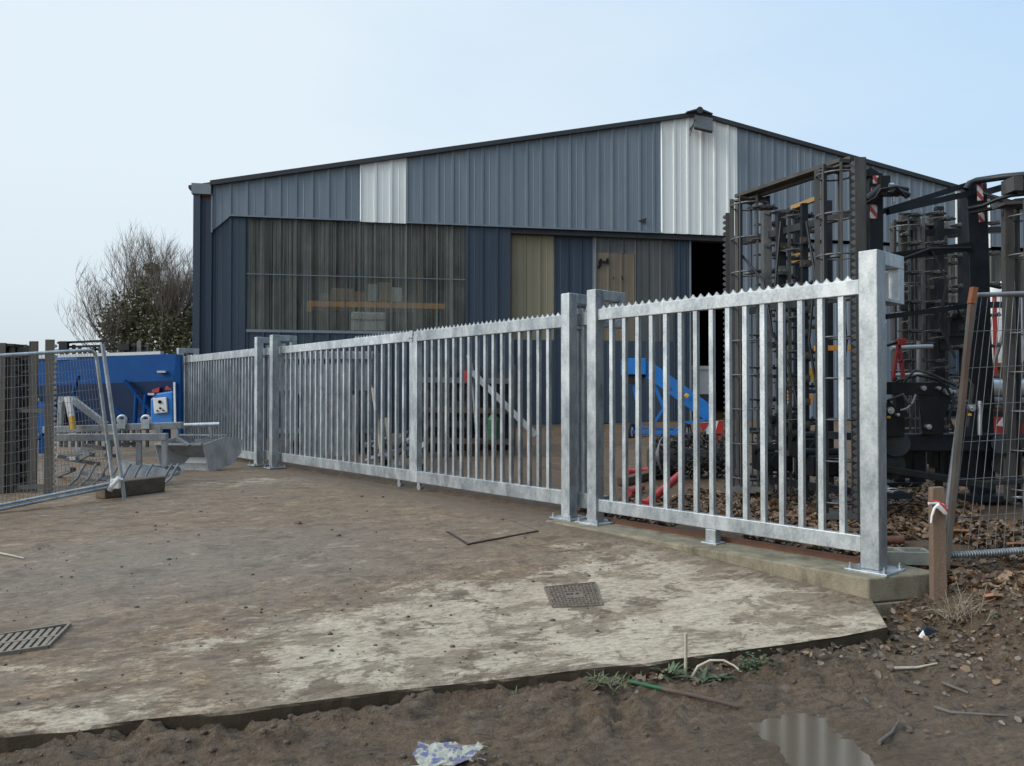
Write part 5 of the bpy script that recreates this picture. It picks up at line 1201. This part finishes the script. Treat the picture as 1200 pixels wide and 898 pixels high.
# bucket scoop
sb = GS(246, 552, slab_z); SY = sb.y
bk = thing('loader_bucket', 'grey galvanised scoop bucket resting on the apron in front of the far gate posts', 'bucket', sb)
prof = [(238, 521), (267, 511), (284, 515.5), (283, 530), (273, 544), (250, 552.5), (245, 553)]
e1 = V((.93, .37, 0))
def plate(px, py):   # intersect pixel with the vertical plane through the bucket corner along e1
    d = ray(px, py); o = V((0, 0, CAMZ)); nn = V((-e1.y, e1.x, 0)); tt = (sb - o).dot(nn) / d.dot(nn); return o + d * tt
wv = V((-.86, .12, 0))
pp = [plate(*q) for q in prof]
part('side_plate', 'galv_dull', bk, sb, lambda m: m.prism(pp, wv.normalized() * .014)); part('side_plate', 'galv_dull', bk, sb, lambda m: m.prism([p + wv for p in pp], wv.normalized() * -.014))
def shell(m):
    for a, b in ((2, 3), (3, 4), (4, 5)): m.prism([pp[a] + wv * .016, pp[b] + wv * .016, pp[b] + wv * .984, pp[a] + wv * .984], V((-.004, -.008, .008)))
part('shell_plate', 'galv_dull', bk, sb, shell)
part('front_plate', 'galv_dull', bk, sb, lambda m: m.prism([pp[0] + wv * .016, pp[0] + wv * .984, pp[0].lerp(pp[6], .7) + wv * .984 + V((.12, .3, 0)), pp[0].lerp(pp[6], .7) + wv * .016 + V((.12, .3, 0))], V((.004, .008, .004))))
part('rim_bar', 'galv_dull', bk, sb, lambda m: (m.bar(pp[0] + wv * .02, pp[0] + wv * .98, .08, .03), m.bar(pp[1] + V((0, 0, .012)), pp[1] + wv + V((0, 0, .012)), .05, .02), m.bar(pp[0].lerp(pp[1], .1) + wv * .3, pp[1] + wv * .3, .05, .02)))
part('bracket', 'galv_dull', bk, sb, lambda m: (m.bar(P(206, 497, SY), P(209, 517, SY), .04, .05), m.bar(P(246, 497, SY), P(248, 513, SY), .04, .05), m.bar(P(208, 514, SY - .2), P(222, 522, SY - .2), .12, .03)))
a, b = GS(112, 586, slab_z), GS(184, 577, slab_z)
simple('timber_beam', 'dark wet timber baulk lying on the apron beside the mesh panel foot', 'timber', 'wood_flat', lambda m: m.bar(a + V((0, .1, .1)), b + V((0, .1, .1)), .2, .2), base=a, bevel=.015)

# ------------------------------------------------------------------ tree
TY = 44.0
tb_ = V((P(172, 460, TY).x, TY, .55))
tree = thing('tree', 'bare multi-stemmed tree with an evergreen ivy skirt beside the warehouse', 'tree', tb_)
rr_ = random.Random(17)
tk_mb = MB(); tw = MB(); ends = []
S_ = TY / FPX
def grow(p, d, L, r, depth):
    n = 4 if depth < 2 else 3; pts = [p]; q = p.copy(); dd = d.copy()
    for i in range(n):
        dd = (dd + V((rr_.gauss(0, .11) + .22 * max(0, min(1, tb_.x - 2.3 - q.x)), rr_.gauss(0, .11), rr_.gauss(.03, .07)))).normalized(); q = q + dd * (L / n); pts.append(q.copy())
    r1 = r * (.55 if depth < 4 else .35)
    (tk_mb if depth < 2 else tw).path(pts, r, 6 if depth < 2 else 3, r1, caps=False)
    if depth >= 5 or r1 < .004: return
    nb = (6, 6, 5, 4, 3)[depth]
    for i in range(nb):
        f = rr_.uniform(.3, 1.0); j = min(n - 1, int(f * n)); b = pts[j].lerp(pts[j + 1], f * n - j)
        az_ = rr_.uniform(0, 2 * math.pi); an = rr_.uniform(.25, .62)
        x = dd.orthogonal().normalized(); y = dd.cross(x)
        nd = (dd * math.cos(an) + (x * math.cos(az_) + y * math.sin(az_)) * math.sin(an) + V((0, 0, .34))).normalized()
        grow(b, nd, L * rr_.uniform(.5, .72), max(.008, r1 * rr_.uniform(.55, .8)), depth + 1)
for dx, lean, h_ in ((-.7, -.05, 4.9), (-1.0, -.08, 4.7), (0, .03, 5.3), (.5, .06, 5.2), (1.0, .14, 4.9), (1.6, .2, 4.6), (.2, -.02, 5.1), (2.2, .15, 4.7), (-.2, .0, 4.6), (2.8, .1, 4.4)):
    grow(tb_ + V((dx * .6, rr_.uniform(-.6, .6), 0)), V((lean, rr_.uniform(-.25, .25), 1)).normalized(), h_, .13, 0)
MT['twig'] = M_simple('brown_twigs', (.12, .1, .085), (.19, .16, .135), .85, 0, 4)
tk_mb.build('trunk', MT['bark'], tree, tb_); tw.build('crown', MT['twig'], tree, tb_)
fm = MB()
cl_ = [(P(px, py, TY), r_) for px, py, r_ in ((140, 372, 1.0), (160, 362, 1.3), (185, 352, 1.1), (205, 378, 1.3), (170, 388, 1.5), (145, 395, 1.1), (220, 388, 1.1), (178, 332, .55), (178, 315, .4), (190, 400, 1.5), (150, 408, 1.2), (225, 405, 1.2), (235, 370, .8), (128, 385, .6))]
for c, r_ in cl_:
    for i in range(int(430 * r_ * r_) + 100):
        v = V((rr_.gauss(0, 1), rr_.gauss(0, 1), rr_.gauss(0, 1))).normalized() * r_ * 1.1 * rr_.uniform(.25, 1.15) ** .6
        p = c + V((v.x, v.y, v.z * .8)); a_ = V((rr_.gauss(0, 1), rr_.gauss(0, 1), rr_.gauss(0, 1))).normalized(); b_ = a_.orthogonal().normalized(); s_ = rr_.uniform(.06, .13)
        fm.add([p - a_ * s_, p + b_ * s_ * .6, p + a_ * s_, p - b_ * s_ * .6], [(0, 1, 2, 3)])
    for i in range(int(26 * r_)):
        v = V((rr_.gauss(0, 1), rr_.gauss(0, 1), rr_.gauss(.3, 1))).normalized()
        tw2 = c + v * r_ * .5; fm.path([tw2, c + v * r_ * rr_.uniform(1.2, 1.6)], .012, 3, .004, caps=False)
MT['ivy'] = M_simple('ivy_leaves', (.11, .106, .05), (.21, .195, .1), .55, 0, 2.5)
fm.build('ivy', MT['ivy'], tree, tb_)

# ------------------------------------------------------------------ things on the apron and in the mud
def rect_on(h, pxs): return [GS(a, b, h) for a, b in pxs]
mq = rect_on(slab_z, [(638, 689), (697, 683.5), (706, 710), (648, 712.5)])
MT['cast_iron'] = M_simple('rough_cast_iron', (.1, .078, .06), (.2, .16, .125), .85, .0, 26, bump=1.0, bscale=55, dirt=(.24, .2, .165), dirt_amt=.6)
mc = sum(mq, V()) / 4; mq = [p + V((0, 0, -.003)) for p in mq]
mh = thing('manhole_cover', 'square cast iron inspection cover set in the pale concrete', 'manhole cover', mc)
def manhole_frame(m):
    for i in range(4):
        a, b = mq[i], mq[(i + 1) % 4]; m.bar(a + V((0, 0, .002)), b + V((0, 0, .002)), .014, .02)
part('frame', 'cast_iron', mh, mc, manhole_frame)
inn_ = [p.lerp(mc, .08) for p in mq]
def lid(m):
    m.prism([p + V((0, 0, -.02)) for p in inn_], (0, 0, .029))
    for i in range(13):
        for j in range(11):
            if 4 <= i <= 8 and 4 <= j <= 6: continue
            p = inn_[0].lerp(inn_[1], (i + .5) / 13).lerp(inn_[3].lerp(inn_[2], (i + .5) / 13), (j + .5) / 11); m.box(p + V((0, 0, .011)), (.016, .012, .008), Matrix.Rotation(.7 if (i + j) % 2 else -.7, 3, 'Z'))
part('lid', 'cast_iron', mh, mc, lid)
part('keyhole', 'black', mh, mc, lambda m: [m.box(inn_[0].lerp(inn_[1], f).lerp(inn_[3].lerp(inn_[2], f), .45) + V((0, 0, .0105)), (.018, .02, .003)) for f in (.38, .46, .58)])
lq = rect_on(slab_z, [(525, 624), (596, 611), (629, 623.5), (549, 638.5)])
lc = sum(lq, V()) / 4
MT['lid_conc'] = M_simple('muddy_lid_concrete', (.13, .108, .085), (.23, .2, .16), .85, 0, 5, bump=.4, dirt=(.07, .055, .043), dirt_amt=.7)
ll = tag(None or MB().build('tmp', MT['kerb']), None) if False else None
mb = MB(); mb.prism([p + V((0, 0, -.03)) for p in lq], (0, 0, .044)); mb.mi = 1; mb.prism([lc + (p - lc) * 1.045 + V((0, 0, -.03)) for p in lq], (0, 0, .041)); o = mb.build('access_cover', [MT['slab'], MT['rubber']]); tag(o, 'muddy rectangular concrete lid near the middle of the sliding gate', 'drain cover')
gq = rect_on(slab_z, [(-22, 750), (82, 733.5), (56, 760), (-52, 776)])
MT['grate'] = M_simple('worn_grate_iron', (.15, .122, .096), (.26, .22, .175), .9, 0, 20)
g0, gu, gv = gq[3], gq[2] - gq[3], gq[0] - gq[3]
gcn = sum(gq, V()) / 4
gt = thing('drain_grate', 'cast iron slotted drain grate sunk in the apron at the left edge', 'drain grate', gcn)
part('frame', 'grate', gt, gcn, lambda m: [m.bar(gq[i] + V((0, 0, .004)), gq[(i + 1) % 4] + V((0, 0, .004)), .016, .03) for i in range(4)] + [m.bar(g0 + gv * .5 + V((0, 0, .006)), g0 + gu + gv * .5 + V((0, 0, .006)), .026, .024)])
part('pit', 'black', gt, gcn, lambda m: m.prism([p.lerp(gcn, .03) + V((0, 0, -.001)) for p in gq], (0, 0, .005)))
mb = MB(); mb.bar(gu * 0 - gv * .23, gv * .23, .024, .016); gbar = None
for row in (.25, .75):
    for i in range(10):
        pos = g0 + gu * ((i + .6) / 10.3) + gv * row + V((0, 0, .008)) - gcn
        if gbar is None: gbar = mb.build('slat', MT['grate'], gt); gbar.location = pos
        else: copy_part(gbar, gt, pos)
# stake with tape
s0_ = GS(1099, 700, ground_z); SYk = 5.28
sz0 = zrow(704, SYk)
stx = P(1099, 640, SYk).x
stk = thing('timber_stake', 'weathered timber stake with a red and white tape knot at the kerb corner', 'stake', (stx, SYk, sz0))
part('stake_body', 'wood', stk, (stx, SYk, sz0), lambda m: m.prism([(stx - .048, SYk - .03, sz0 - .1), (stx + .05, SYk - .03, sz0 - .1), (stx + .042, SYk - .03, zrow(580, SYk)), (stx + .03, SYk - .03, zrow(570, SYk)), (stx - .05, SYk - .03, zrow(571, SYk)), (stx - .053, SYk - .03, zrow(580, SYk))], (0, .055, 0)), .006)
tp = [P(1088, 590, SYk - .05), P(1097, 589, SYk - .05), P(1104, 591, SYk - .05), P(1109, 596, SYk - .04)]
part('tape', 'white', stk, (stx, SYk, sz0), lambda m: (m.path(tp, .011, 6), m.path([P(1100, 591, SYk - .06), P(1095, 596, SYk - .06), P(1092, 605, SYk - .05), P(1091, 613, SYk - .05)], .012, 6, .006), m.path([P(1098, 592, SYk - .06), P(1104, 597, SYk - .06), P(1108, 601, SYk - .05)], .018, 6)))
part('tape', 'red', stk, (stx, SYk, sz0), lambda m: (m.path([p + V((0, -.004, .012)) for p in tp], .006, 6), m.path([P(1101, 590, SYk - .06), P(1107, 594, SYk - .07), P(1111, 601, SYk - .06)], .008, 6)))
# hollow block
hbk = GS(1062, 662, lambda x, y: .3)
hbk = V((hbk.x, hbk.y + .1, .30))
def hollow(m):
    M = Matrix.Rotation(-.12, 3, 'Z'); z = .045
    for d_, c_ in (((.42, .035, .09), (0, -.085, z)), ((.42, .035, .09), (0, .085, z)), ((.035, .135, .09), (-.19, 0, z)), ((.035, .135, .09), (.19, 0, z)), ((.035, .135, .09), (0, 0, z)), ((.34, .135, .02), (0, 0, .012))):
        m.box(hbk + M @ V(c_), d_, M)
simple('hollow_block', 'grey hollow concrete block lying behind the end post', 'concrete block', 'block', hollow, base=hbk)
# tile shards and bricks
for i, (px, py, s_, lb) in enumerate(((1120, 628, .1, 'largest orange tile shard on the leaves right of the stake'), (1150, 652, .07, 'orange tile shard just above the mesh panel bottom tube'), (1108, 606, .055, 'small orange tile piece touching the stake top'), (927, 610, .1, 'flat tan tile piece under the fence panel bars'), (1192, 642, .07, 'orange brick scrap at the right edge of the picture'), (1112, 668, .09, 'flat brown tile wedged beside the foot of the stake'), (1165, 704, .06, 'small orange tile scrap in the mud near dry stems'))):
    p = GS(px, py, ground_z); rr_ = random.Random(i)
    simple('tile_shard', lb, 'tile shard', 'terracotta', lambda m: m.prism([p + Matrix.Rotation(-.5, 3, 'X') @ V((s_ * 1.1 * math.cos(a) * rr_.uniform(.7, 1.2), s_ * .8 * math.sin(a) * rr_.uniform(.7, 1.2), .02)) for a in (.4, 1.3, 2.5, 3.4, 4.3, 5.5)], (0, .006, .016)), base=p, group='orange tile shards')
a, b = GS(1022, 640, ground_z), GS(1058, 640, ground_z)
simple('clay_pipe', 'dull red clay pipe lying in the leaves behind the end post', 'pipe', 'rust_brown', lambda m: (m.tube(a + V((0, 0, .04)), b + V((0, 0, .05)), .035, n=10), m.ring(a + V((0, 0, .04)), b - a, .036, .01, 12, 5)), base=a)
# blue scrap, torn sack
p = GS(1088, 748, ground_z)
sp_ = thing('plastic_scrap', 'small crumpled blue and white plastic scrap on the mud', 'litter', p)
part('blue_fold', 'navy', sp_, p, lambda m: m.prism([p + V((-.02, 0, 0)), p + V((.09, -.02, 0)), p + V((.07, .04, .03)), p + V((.01, .04, .055)), p + V((-.02, .02, .03))], (0, .03, .01)))
part('white_fold', 'white', sp_, p, lambda m: m.prism([p + V((-.06, -.01, .005)), p + V((-.02, -.012, .0)), p + V((-.018, .02, .035))], (0, .012, .006)))
p = GS(528, 892, ground_z)
MT['sack'] = None
def M_sack():
    m, t = newmat('mottled_sack'); k = NT(t); o = k.obj()
    n = k.noise(o, 24, 3, .6); col = k.mix(k.ramp(n, [(.5, 0.0), (.56, 1.0)]), (.36, .35, .28), (.1, .11, .24))
    col = k.mix(k.ramp(k.noise(o, 14, 4, .7), [(.56, 0.0), (.62, .8)]), col, (.18, .15, .12)); k.out(k.pbsdf(col, .5)); return m
MT['sack'] = M_sack()
def sack(m):
    n = 16; rr = random.Random(8); vs = []; N2 = 12
    for i in range(n):
        for j in range(N2):
            u = i / (n - 1) - .5; v = j / (N2 - 1) - .5
            q = V((u * .28 + (rr.uniform(-.022, .022) if j in (0, N2 - 1) or i in (0, n - 1) else 0), v * .19 * (1 - .5 * u) + .06 * u + (rr.uniform(-.02, .02) if j in (0, N2 - 1) or i in (0, n - 1) else 0), 0)); q += p
            q.z = p.z + .03 + .012 * noise.noise(V((u * 7, v * 7, 0)))
            vs.append(q)
    m.add(vs, [(i * N2 + j, (i + 1) * N2 + j, (i + 1) * N2 + j + 1, i * N2 + j + 1) for i in range(n - 1) for j in range(N2 - 1)])
o = simple('torn_sack', 'torn white and blue plastic sack trodden into the mud', 'sack', 'sack', sack, base=p)
md = o.modifiers.new('solid', 'SOLIDIFY'); md.thickness = .004
# cane, stalks, sticks
p = GS(803, 790, ground_z)
simple('cane', 'short white cane standing upright at the apron edge', 'cane', 'stick', lambda m: m.path([p + V((0, 0, -.03)), p + V((.003, 0, .1)), P(803.5, 742, p.y)], .009, 7), base=p)
a, b = GS(736, 803, ground_z), GS(866, 833, ground_z); q = a.lerp(b, .32)
gs_ = thing('garden_cane', 'brown stick with a green end lying in the mud by the apron', 'stick', a)
part('cane_body', 'wood_flat', gs_, a, lambda m: m.path([q + V((0, 0, .02)), a.lerp(b, .6) + V((0, 0, .024)), b + V((0, 0, .02))], .011, 7))
part('green_end', 'green', gs_, a, lambda m: m.path([a + V((0, 0, .02)), q + V((0, 0, .021))], .011, 7))
a = GS(810, 795, ground_z)
simple('dead_stalk', 'arching dead stalk bent over beside the upright white cane', 'stalk', 'stick', lambda m: m.path([a, P(818, 781, a.y), P(832, 774, a.y), P(848, 774, a.y - .02), P(860, 780, a.y - .05), P(866, 785, a.y - .08)], .008, 6, .004), base=a)
for i, (q0, q1, q2, lb) in enumerate((((1048, 786), (1075, 785), (1098, 780), 'longest dead twig lying on the right-hand mud'), ((1030, 874), (1045, 862), (1053, 849), 'hooked black twig right of the puddle'), ((1105, 803), (1125, 811), (1135, 815), 'thin dark twig in the mud toward the right edge'), ((0, 650), (15, 653), (28, 656), 'thin pale twig lying on the apron at the left edge'), ((1096, 832), (1115, 838), (1180, 842), 'dark root lying in the mud in the lower right corner'))):
    h = slab_z if i == 3 else ground_z; pts = [GS(*q0, h), GS(*q1, h), GS(*q2, h)]
    simple('twig', lb, 'twig', 'stick' if i in (0, 3) else 'bark', lambda m: m.path([x + V((0, 0, .012)) for x in pts], .01 if i != 3 else .008, 6, .005), base=pts[0], group='fallen twigs')
# weeds
MT['weed'] = M_simple('weed_leaf', (.045, .075, .03), (.09, .125, .055), .5, 0, 20)
MT['grass'] = M_simple('grass_blade', (.06, .085, .03), (.15, .16, .07), .55, 0, 8)
MT['dry'] = M_simple('dry_grass', (.22, .18, .12), (.36, .31, .22), .7, 0, 12)
def blade(m, p, d, L, w, droop=.4, n=4):
    side = V((-d.y, d.x, 0)); side = side.normalized() if side.length > 1e-4 else V((1, 0, 0)); vs = []
    for i in range(n + 1):
        f = i / n; c = p + d * (L * f) + V((0, 0, -droop * L * f * f)); ww = w * (1 - f) ** .6 * (.55 + .9 * f if f < .5 else 1)
        vs += [c - side * ww, c + side * ww]
    m.add(vs, [(2 * i, 2 * i + 1, 2 * i + 3, 2 * i + 2) for i in range(n)], True)
def plant(name, lab, cat, px, py, n, L, w, mat, seed, up=.8, spread=.06, droop=.35, group=None):
    p = GS(px, py, ground_z); e = edge_y(p.x)
    if e is not None and p.y > e - .045: p.y = e - .045
    p.z = ground_z(p.x, p.y); rr = random.Random(seed); m = MB()
    for i in range(n):
        a = rr.uniform(0, 2 * math.pi); d = V((math.cos(a), math.sin(a) * .8 - .2, rr.uniform(up * .5, up * 1.4))).normalized()
        blade(m, p + V((rr.gauss(0, spread), rr.gauss(0, spread * .4), -.005)), d, L * rr.uniform(.5, 1.15), w * rr.uniform(.6, 1.2), droop)
    o = m.build(name, MT[mat], None, p); return tag(o, lab, cat, group)
plant('dock_plant', 'broad-leaved green dock plant left of the upright white cane', 'weed', 784, 792, 16, .17, .016, 'weed', 1, .9, .02)
plant('grass_tuft', 'green grass tuft at the apron edge left of the dock plant', 'grass', 742, 797, 70, .11, .005, 'grass', 2, .7, .04, group='grass tufts along the apron')
plant('grass_tuft', 'green grass tuft at the apron edge above the start of the green-ended stick', 'grass', 708, 800, 60, .11, .005, 'grass', 3, .7, .05, group='grass tufts along the apron')
plant('grass_tuft', 'sparse grass tuft on the apron edge farthest left of the tufts', 'grass', 600, 813, 60, .09, .0045, 'grass', 4, .7, .08, group='grass tufts along the apron')
plant('low_weed', 'low rosette of dull green leaves just right of the upright white cane', 'weed', 828, 793, 20, .12, .02, 'weed', 5, .3, .03, .2)
p = GS(885, 785, ground_z); rr_ = random.Random(9); m = MB()
e = edge_y(p.x); p.y = min(p.y, e - .05); p.z = ground_z(p.x, p.y)
for i in range(150):
    c = p + V((rr_.gauss(0, .055), rr_.gauss(0, .03), abs(rr_.gauss(0, .035)) + .01)); a_ = rr_.uniform(0, 6.3)
    blade(m, c, V((math.cos(a_), math.sin(a_), .4)).normalized(), .028, .011, .5, 3)
o = m.build('clover_weed', MT['weed'], None, p); tag(o, 'leafy grey-green weed clump under the apron edge', 'weed')
p = GS(1128, 725, ground_z); rr_ = random.Random(19); m = MB()
for i in range(46):
    a_ = rr_.uniform(0, 6.3); d = V((math.cos(a_) * .6, math.sin(a_) * .4 - .1, rr_.uniform(.25, 1.6))).normalized(); q = p + V((rr_.gauss(0, .08), rr_.gauss(0, .06), 0)); L = rr_.uniform(.1, .3)
    m.path([q, q + d * L * .6, q + d * L + V((0, 0, -.06 * L * 5 * abs(d.x)))], .0028, 4, .001, caps=False)
o = m.build('dry_stems', MT['dry'], None, p); tag(o, 'tangle of dry brown stems on the bank right of the kerb', 'dead plant')
plant('grass_tuft', 'small bright grass tuft among the dry stems on the bank', 'grass', 1165, 722, 24, .07, .004, 'grass', 6, .8, .03, group='grass tufts along the apron')

# ------------------------------------------------------------------ leaf litter, clods
PAL = [(.21, .125, .066), (.16, .09, .045), (.27, .175, .1), (.12, .075, .045), (.33, .23, .15), (.24, .17, .12), (.1, .062, .04), (.3, .15, .07), (.2, .16, .11)]
PALE = [(.22, .18, .14), (.3, .26, .2), (.15, .115, .085), (.19, .15, .11), (.1, .075, .055)]
def litter(name, lab, pts, smin, smax, pal, seed, tilt=.5, lift=.01):
    rr = random.Random(seed); vs = []; fs = []; cols = []
    for (x, y, z) in pts:
        s = rr.uniform(smin, smax) * rr.choice((.6, .8, 1, 1, 1.25)); a = rr.uniform(0, 6.283)
        M = Matrix.Rotation(a, 3, 'Z') @ Matrix.Rotation(rr.gauss(0, tilt), 3, 'X') @ Matrix.Rotation(rr.gauss(0, tilt), 3, 'Y')
        cu = rr.uniform(-.35, .5); wd = rr.uniform(.28, .5); c = V((x, y, z + lift + abs(rr.gauss(0, lift))))
        o = len(vs)
        for (u, v) in ((-.5, 0), (-.2, wd), (.2, wd * .9), (.55, 0), (.2, -wd * .9), (-.2, -wd), (0, 0)):
            vs.append(c + M @ V((u * s, v * s, (abs(v) * cu * s + rr.uniform(-.08, .08) * s))))
        fs += [(o, o + 1, o + 6), (o + 1, o + 2, o + 6), (o + 2, o + 3, o + 6), (o + 3, o + 4, o + 6), (o + 4, o + 5, o + 6), (o + 5, o, o + 6)]
        c_ = rr.choice(pal); b = rr.uniform(.65, 1.25); cols += [(c_[0] * b, c_[1] * b, c_[2] * b, 1)] * 6
    me = bpy.data.meshes.new(name); me.from_pydata([tuple(v) for v in vs], [], fs); me.materials.append(MT['leaf'])
    at = me.color_attributes.new('Col', 'FLOAT_COLOR', 'CORNER'); flat = []
    for c_ in cols: flat += list(c_) * 3
    at.data.foreach_set('color', flat)
    o = bpy.data.objects.new(name, me); COL.objects.link(o); return tag(o, lab, None, None, 'stuff')
rr_ = random.Random(77); pts = []
while len(pts) < 17000:
    s = abs(rr_.gauss(.8, 1.6)) + .27; t_ = rr_.uniform(-3.2, 4.2)
    p = FW(t_, s, 0)
    if p.y < 4.6 or p.x > 7 or p.y > 12.5 or (t_ < -2.4 and s > 2.2): continue
    if noise.noise(V((p.x * .9, p.y * .9, 5))) < -.28: continue
    pts.append((p.x, p.y, ground_z(p.x, p.y)))
litter('leaf_litter', 'thick brown fallen leaves behind the fence panel and around the harrow', pts, .038, .075, PAL, 1)
pts = []
while len(pts) < 4200:
    x = rr_.uniform(1.6, 5.2); y = rr_.uniform(3.4, 6.2); e = edge_y(x); s, t_ = st(x, y)
    if (e is not None and y > e - .01) or (s > -.25 and t_ < .2): continue
    dens = .07 + .93 * sm(3.6, 5.0, y) * sm(1.8, 2.8, x)
    if rr_.random() > dens or math.hypot((x - PUD.x) / .4, (y - PUD.y) / .55) < 1.1: continue
    pts.append((x, y, ground_z(x, y)))
for i in range(260):
    x = rr_.uniform(.4, 2.3); e = edge_y(x)
    if e: pts.append((x, e - abs(rr_.gauss(.05, .07)), ground_z(x, e - .08)))
litter('scattered_leaves', 'sparse dead leaves trodden into the mud right of the apron', pts, .016, .05, PALE + PAL[:4] + [(.08, .06, .045), (.12, .09, .07)], 2, .4, .005)
def clods(name, lab, spots, mat, seed):
    rr = random.Random(seed); m = MB()
    for (x, y, z, r_) in spots:
        n = 6; vs = [V((x, y, z + r_ * .8))]
        for ring_, (rad, hh) in enumerate(((.7, .55), (1, .05), (.9, -.3))):
            for k_ in range(n):
                a = 2 * math.pi * (k_ + .5 * ring_) / n; q = rad * r_ * rr.uniform(.7, 1.25); vs.append(V((x + q * math.cos(a) * 1.3, y + q * math.sin(a), z + hh * r_ * rr.uniform(.7, 1.3))))
        fs = [(0, 1 + k_, 1 + (k_ + 1) % n) for k_ in range(n)]
        for g in range(2):
            for k_ in range(n): fs.append((1 + g * n + k_, 1 + (g + 1) * n + k_, 1 + (g + 1) * n + (k_ + 1) % n, 1 + g * n + (k_ + 1) % n))
        m.add(vs, fs, True)
    o = m.build(name, mat); return tag(o, lab, None, None, 'stuff')
MT['clod'] = M_simple('dark_mud_clod', (.06, .047, .037), (.13, .105, .082), .8, 0, 14, bump=.6, bscale=70)
rr_ = random.Random(31); sp = []
while len(sp) < 260:
    px = rr_.uniform(0, 760); py = 560 + 270 * rr_.random() ** .8
    q = GS(px, py, slab_z); e = edge_y(q.x)
    s, t_ = st(q.x, q.y)
    if e is None or q.y < e + .05 or s > -.3: continue
    sz = rr_.choice([.004, .005, .006, .007, .009, .013]) * (1 + .08 * max(0, q.y - 5))
    if noise.noise(V((q.x * .7, q.y * .7, 2))) < -.1 and rr_.random() < .7: continue
    sp.append((q.x, q.y, slab_z(q.x, q.y) + sz * .2, sz * rr_.uniform(.5, 1.1)))
for px, py, r_ in ((350, 614, .035), (397, 628, .02), (160, 712, .016), (235, 600, .018)):
    q = GS(px, py, slab_z); sp.append((q.x, q.y, slab_z(q.x, q.y), r_))
clods('mud_crumbs', 'crumbs of mud dropped on the apron', sp, MT['clod'], 3)
sp = []
while len(sp) < 900:
    x = rr_.uniform(-3.4, 4.6); y = rr_.uniform(2.2, 5.6); e = edge_y(x); s, t_ = st(x, y)
    if (e is not None and y > e - .005) or (s > -.3 and t_ < .3): continue
    if math.hypot((x - PUD.x) / .42, (y - PUD.y) / .6) < 1.05: continue
    nn = noise.noise(V((x * 1.5, y * 1.5, 8)))
    near_edge = math.exp(-((e - y) / .25) ** 2) if e is not None else .25
    if rr_.random() > .15 + .85 * max(near_edge, nn): continue
    r_ = rr_.choice([.004, .005, .006, .007, .009, .013]); sp.append((x, y, ground_z(x, y) + r_ * .15, r_))
clods('mud_clods', 'small clods on the churned mud in front of the apron', sp, MT['clod'], 4)
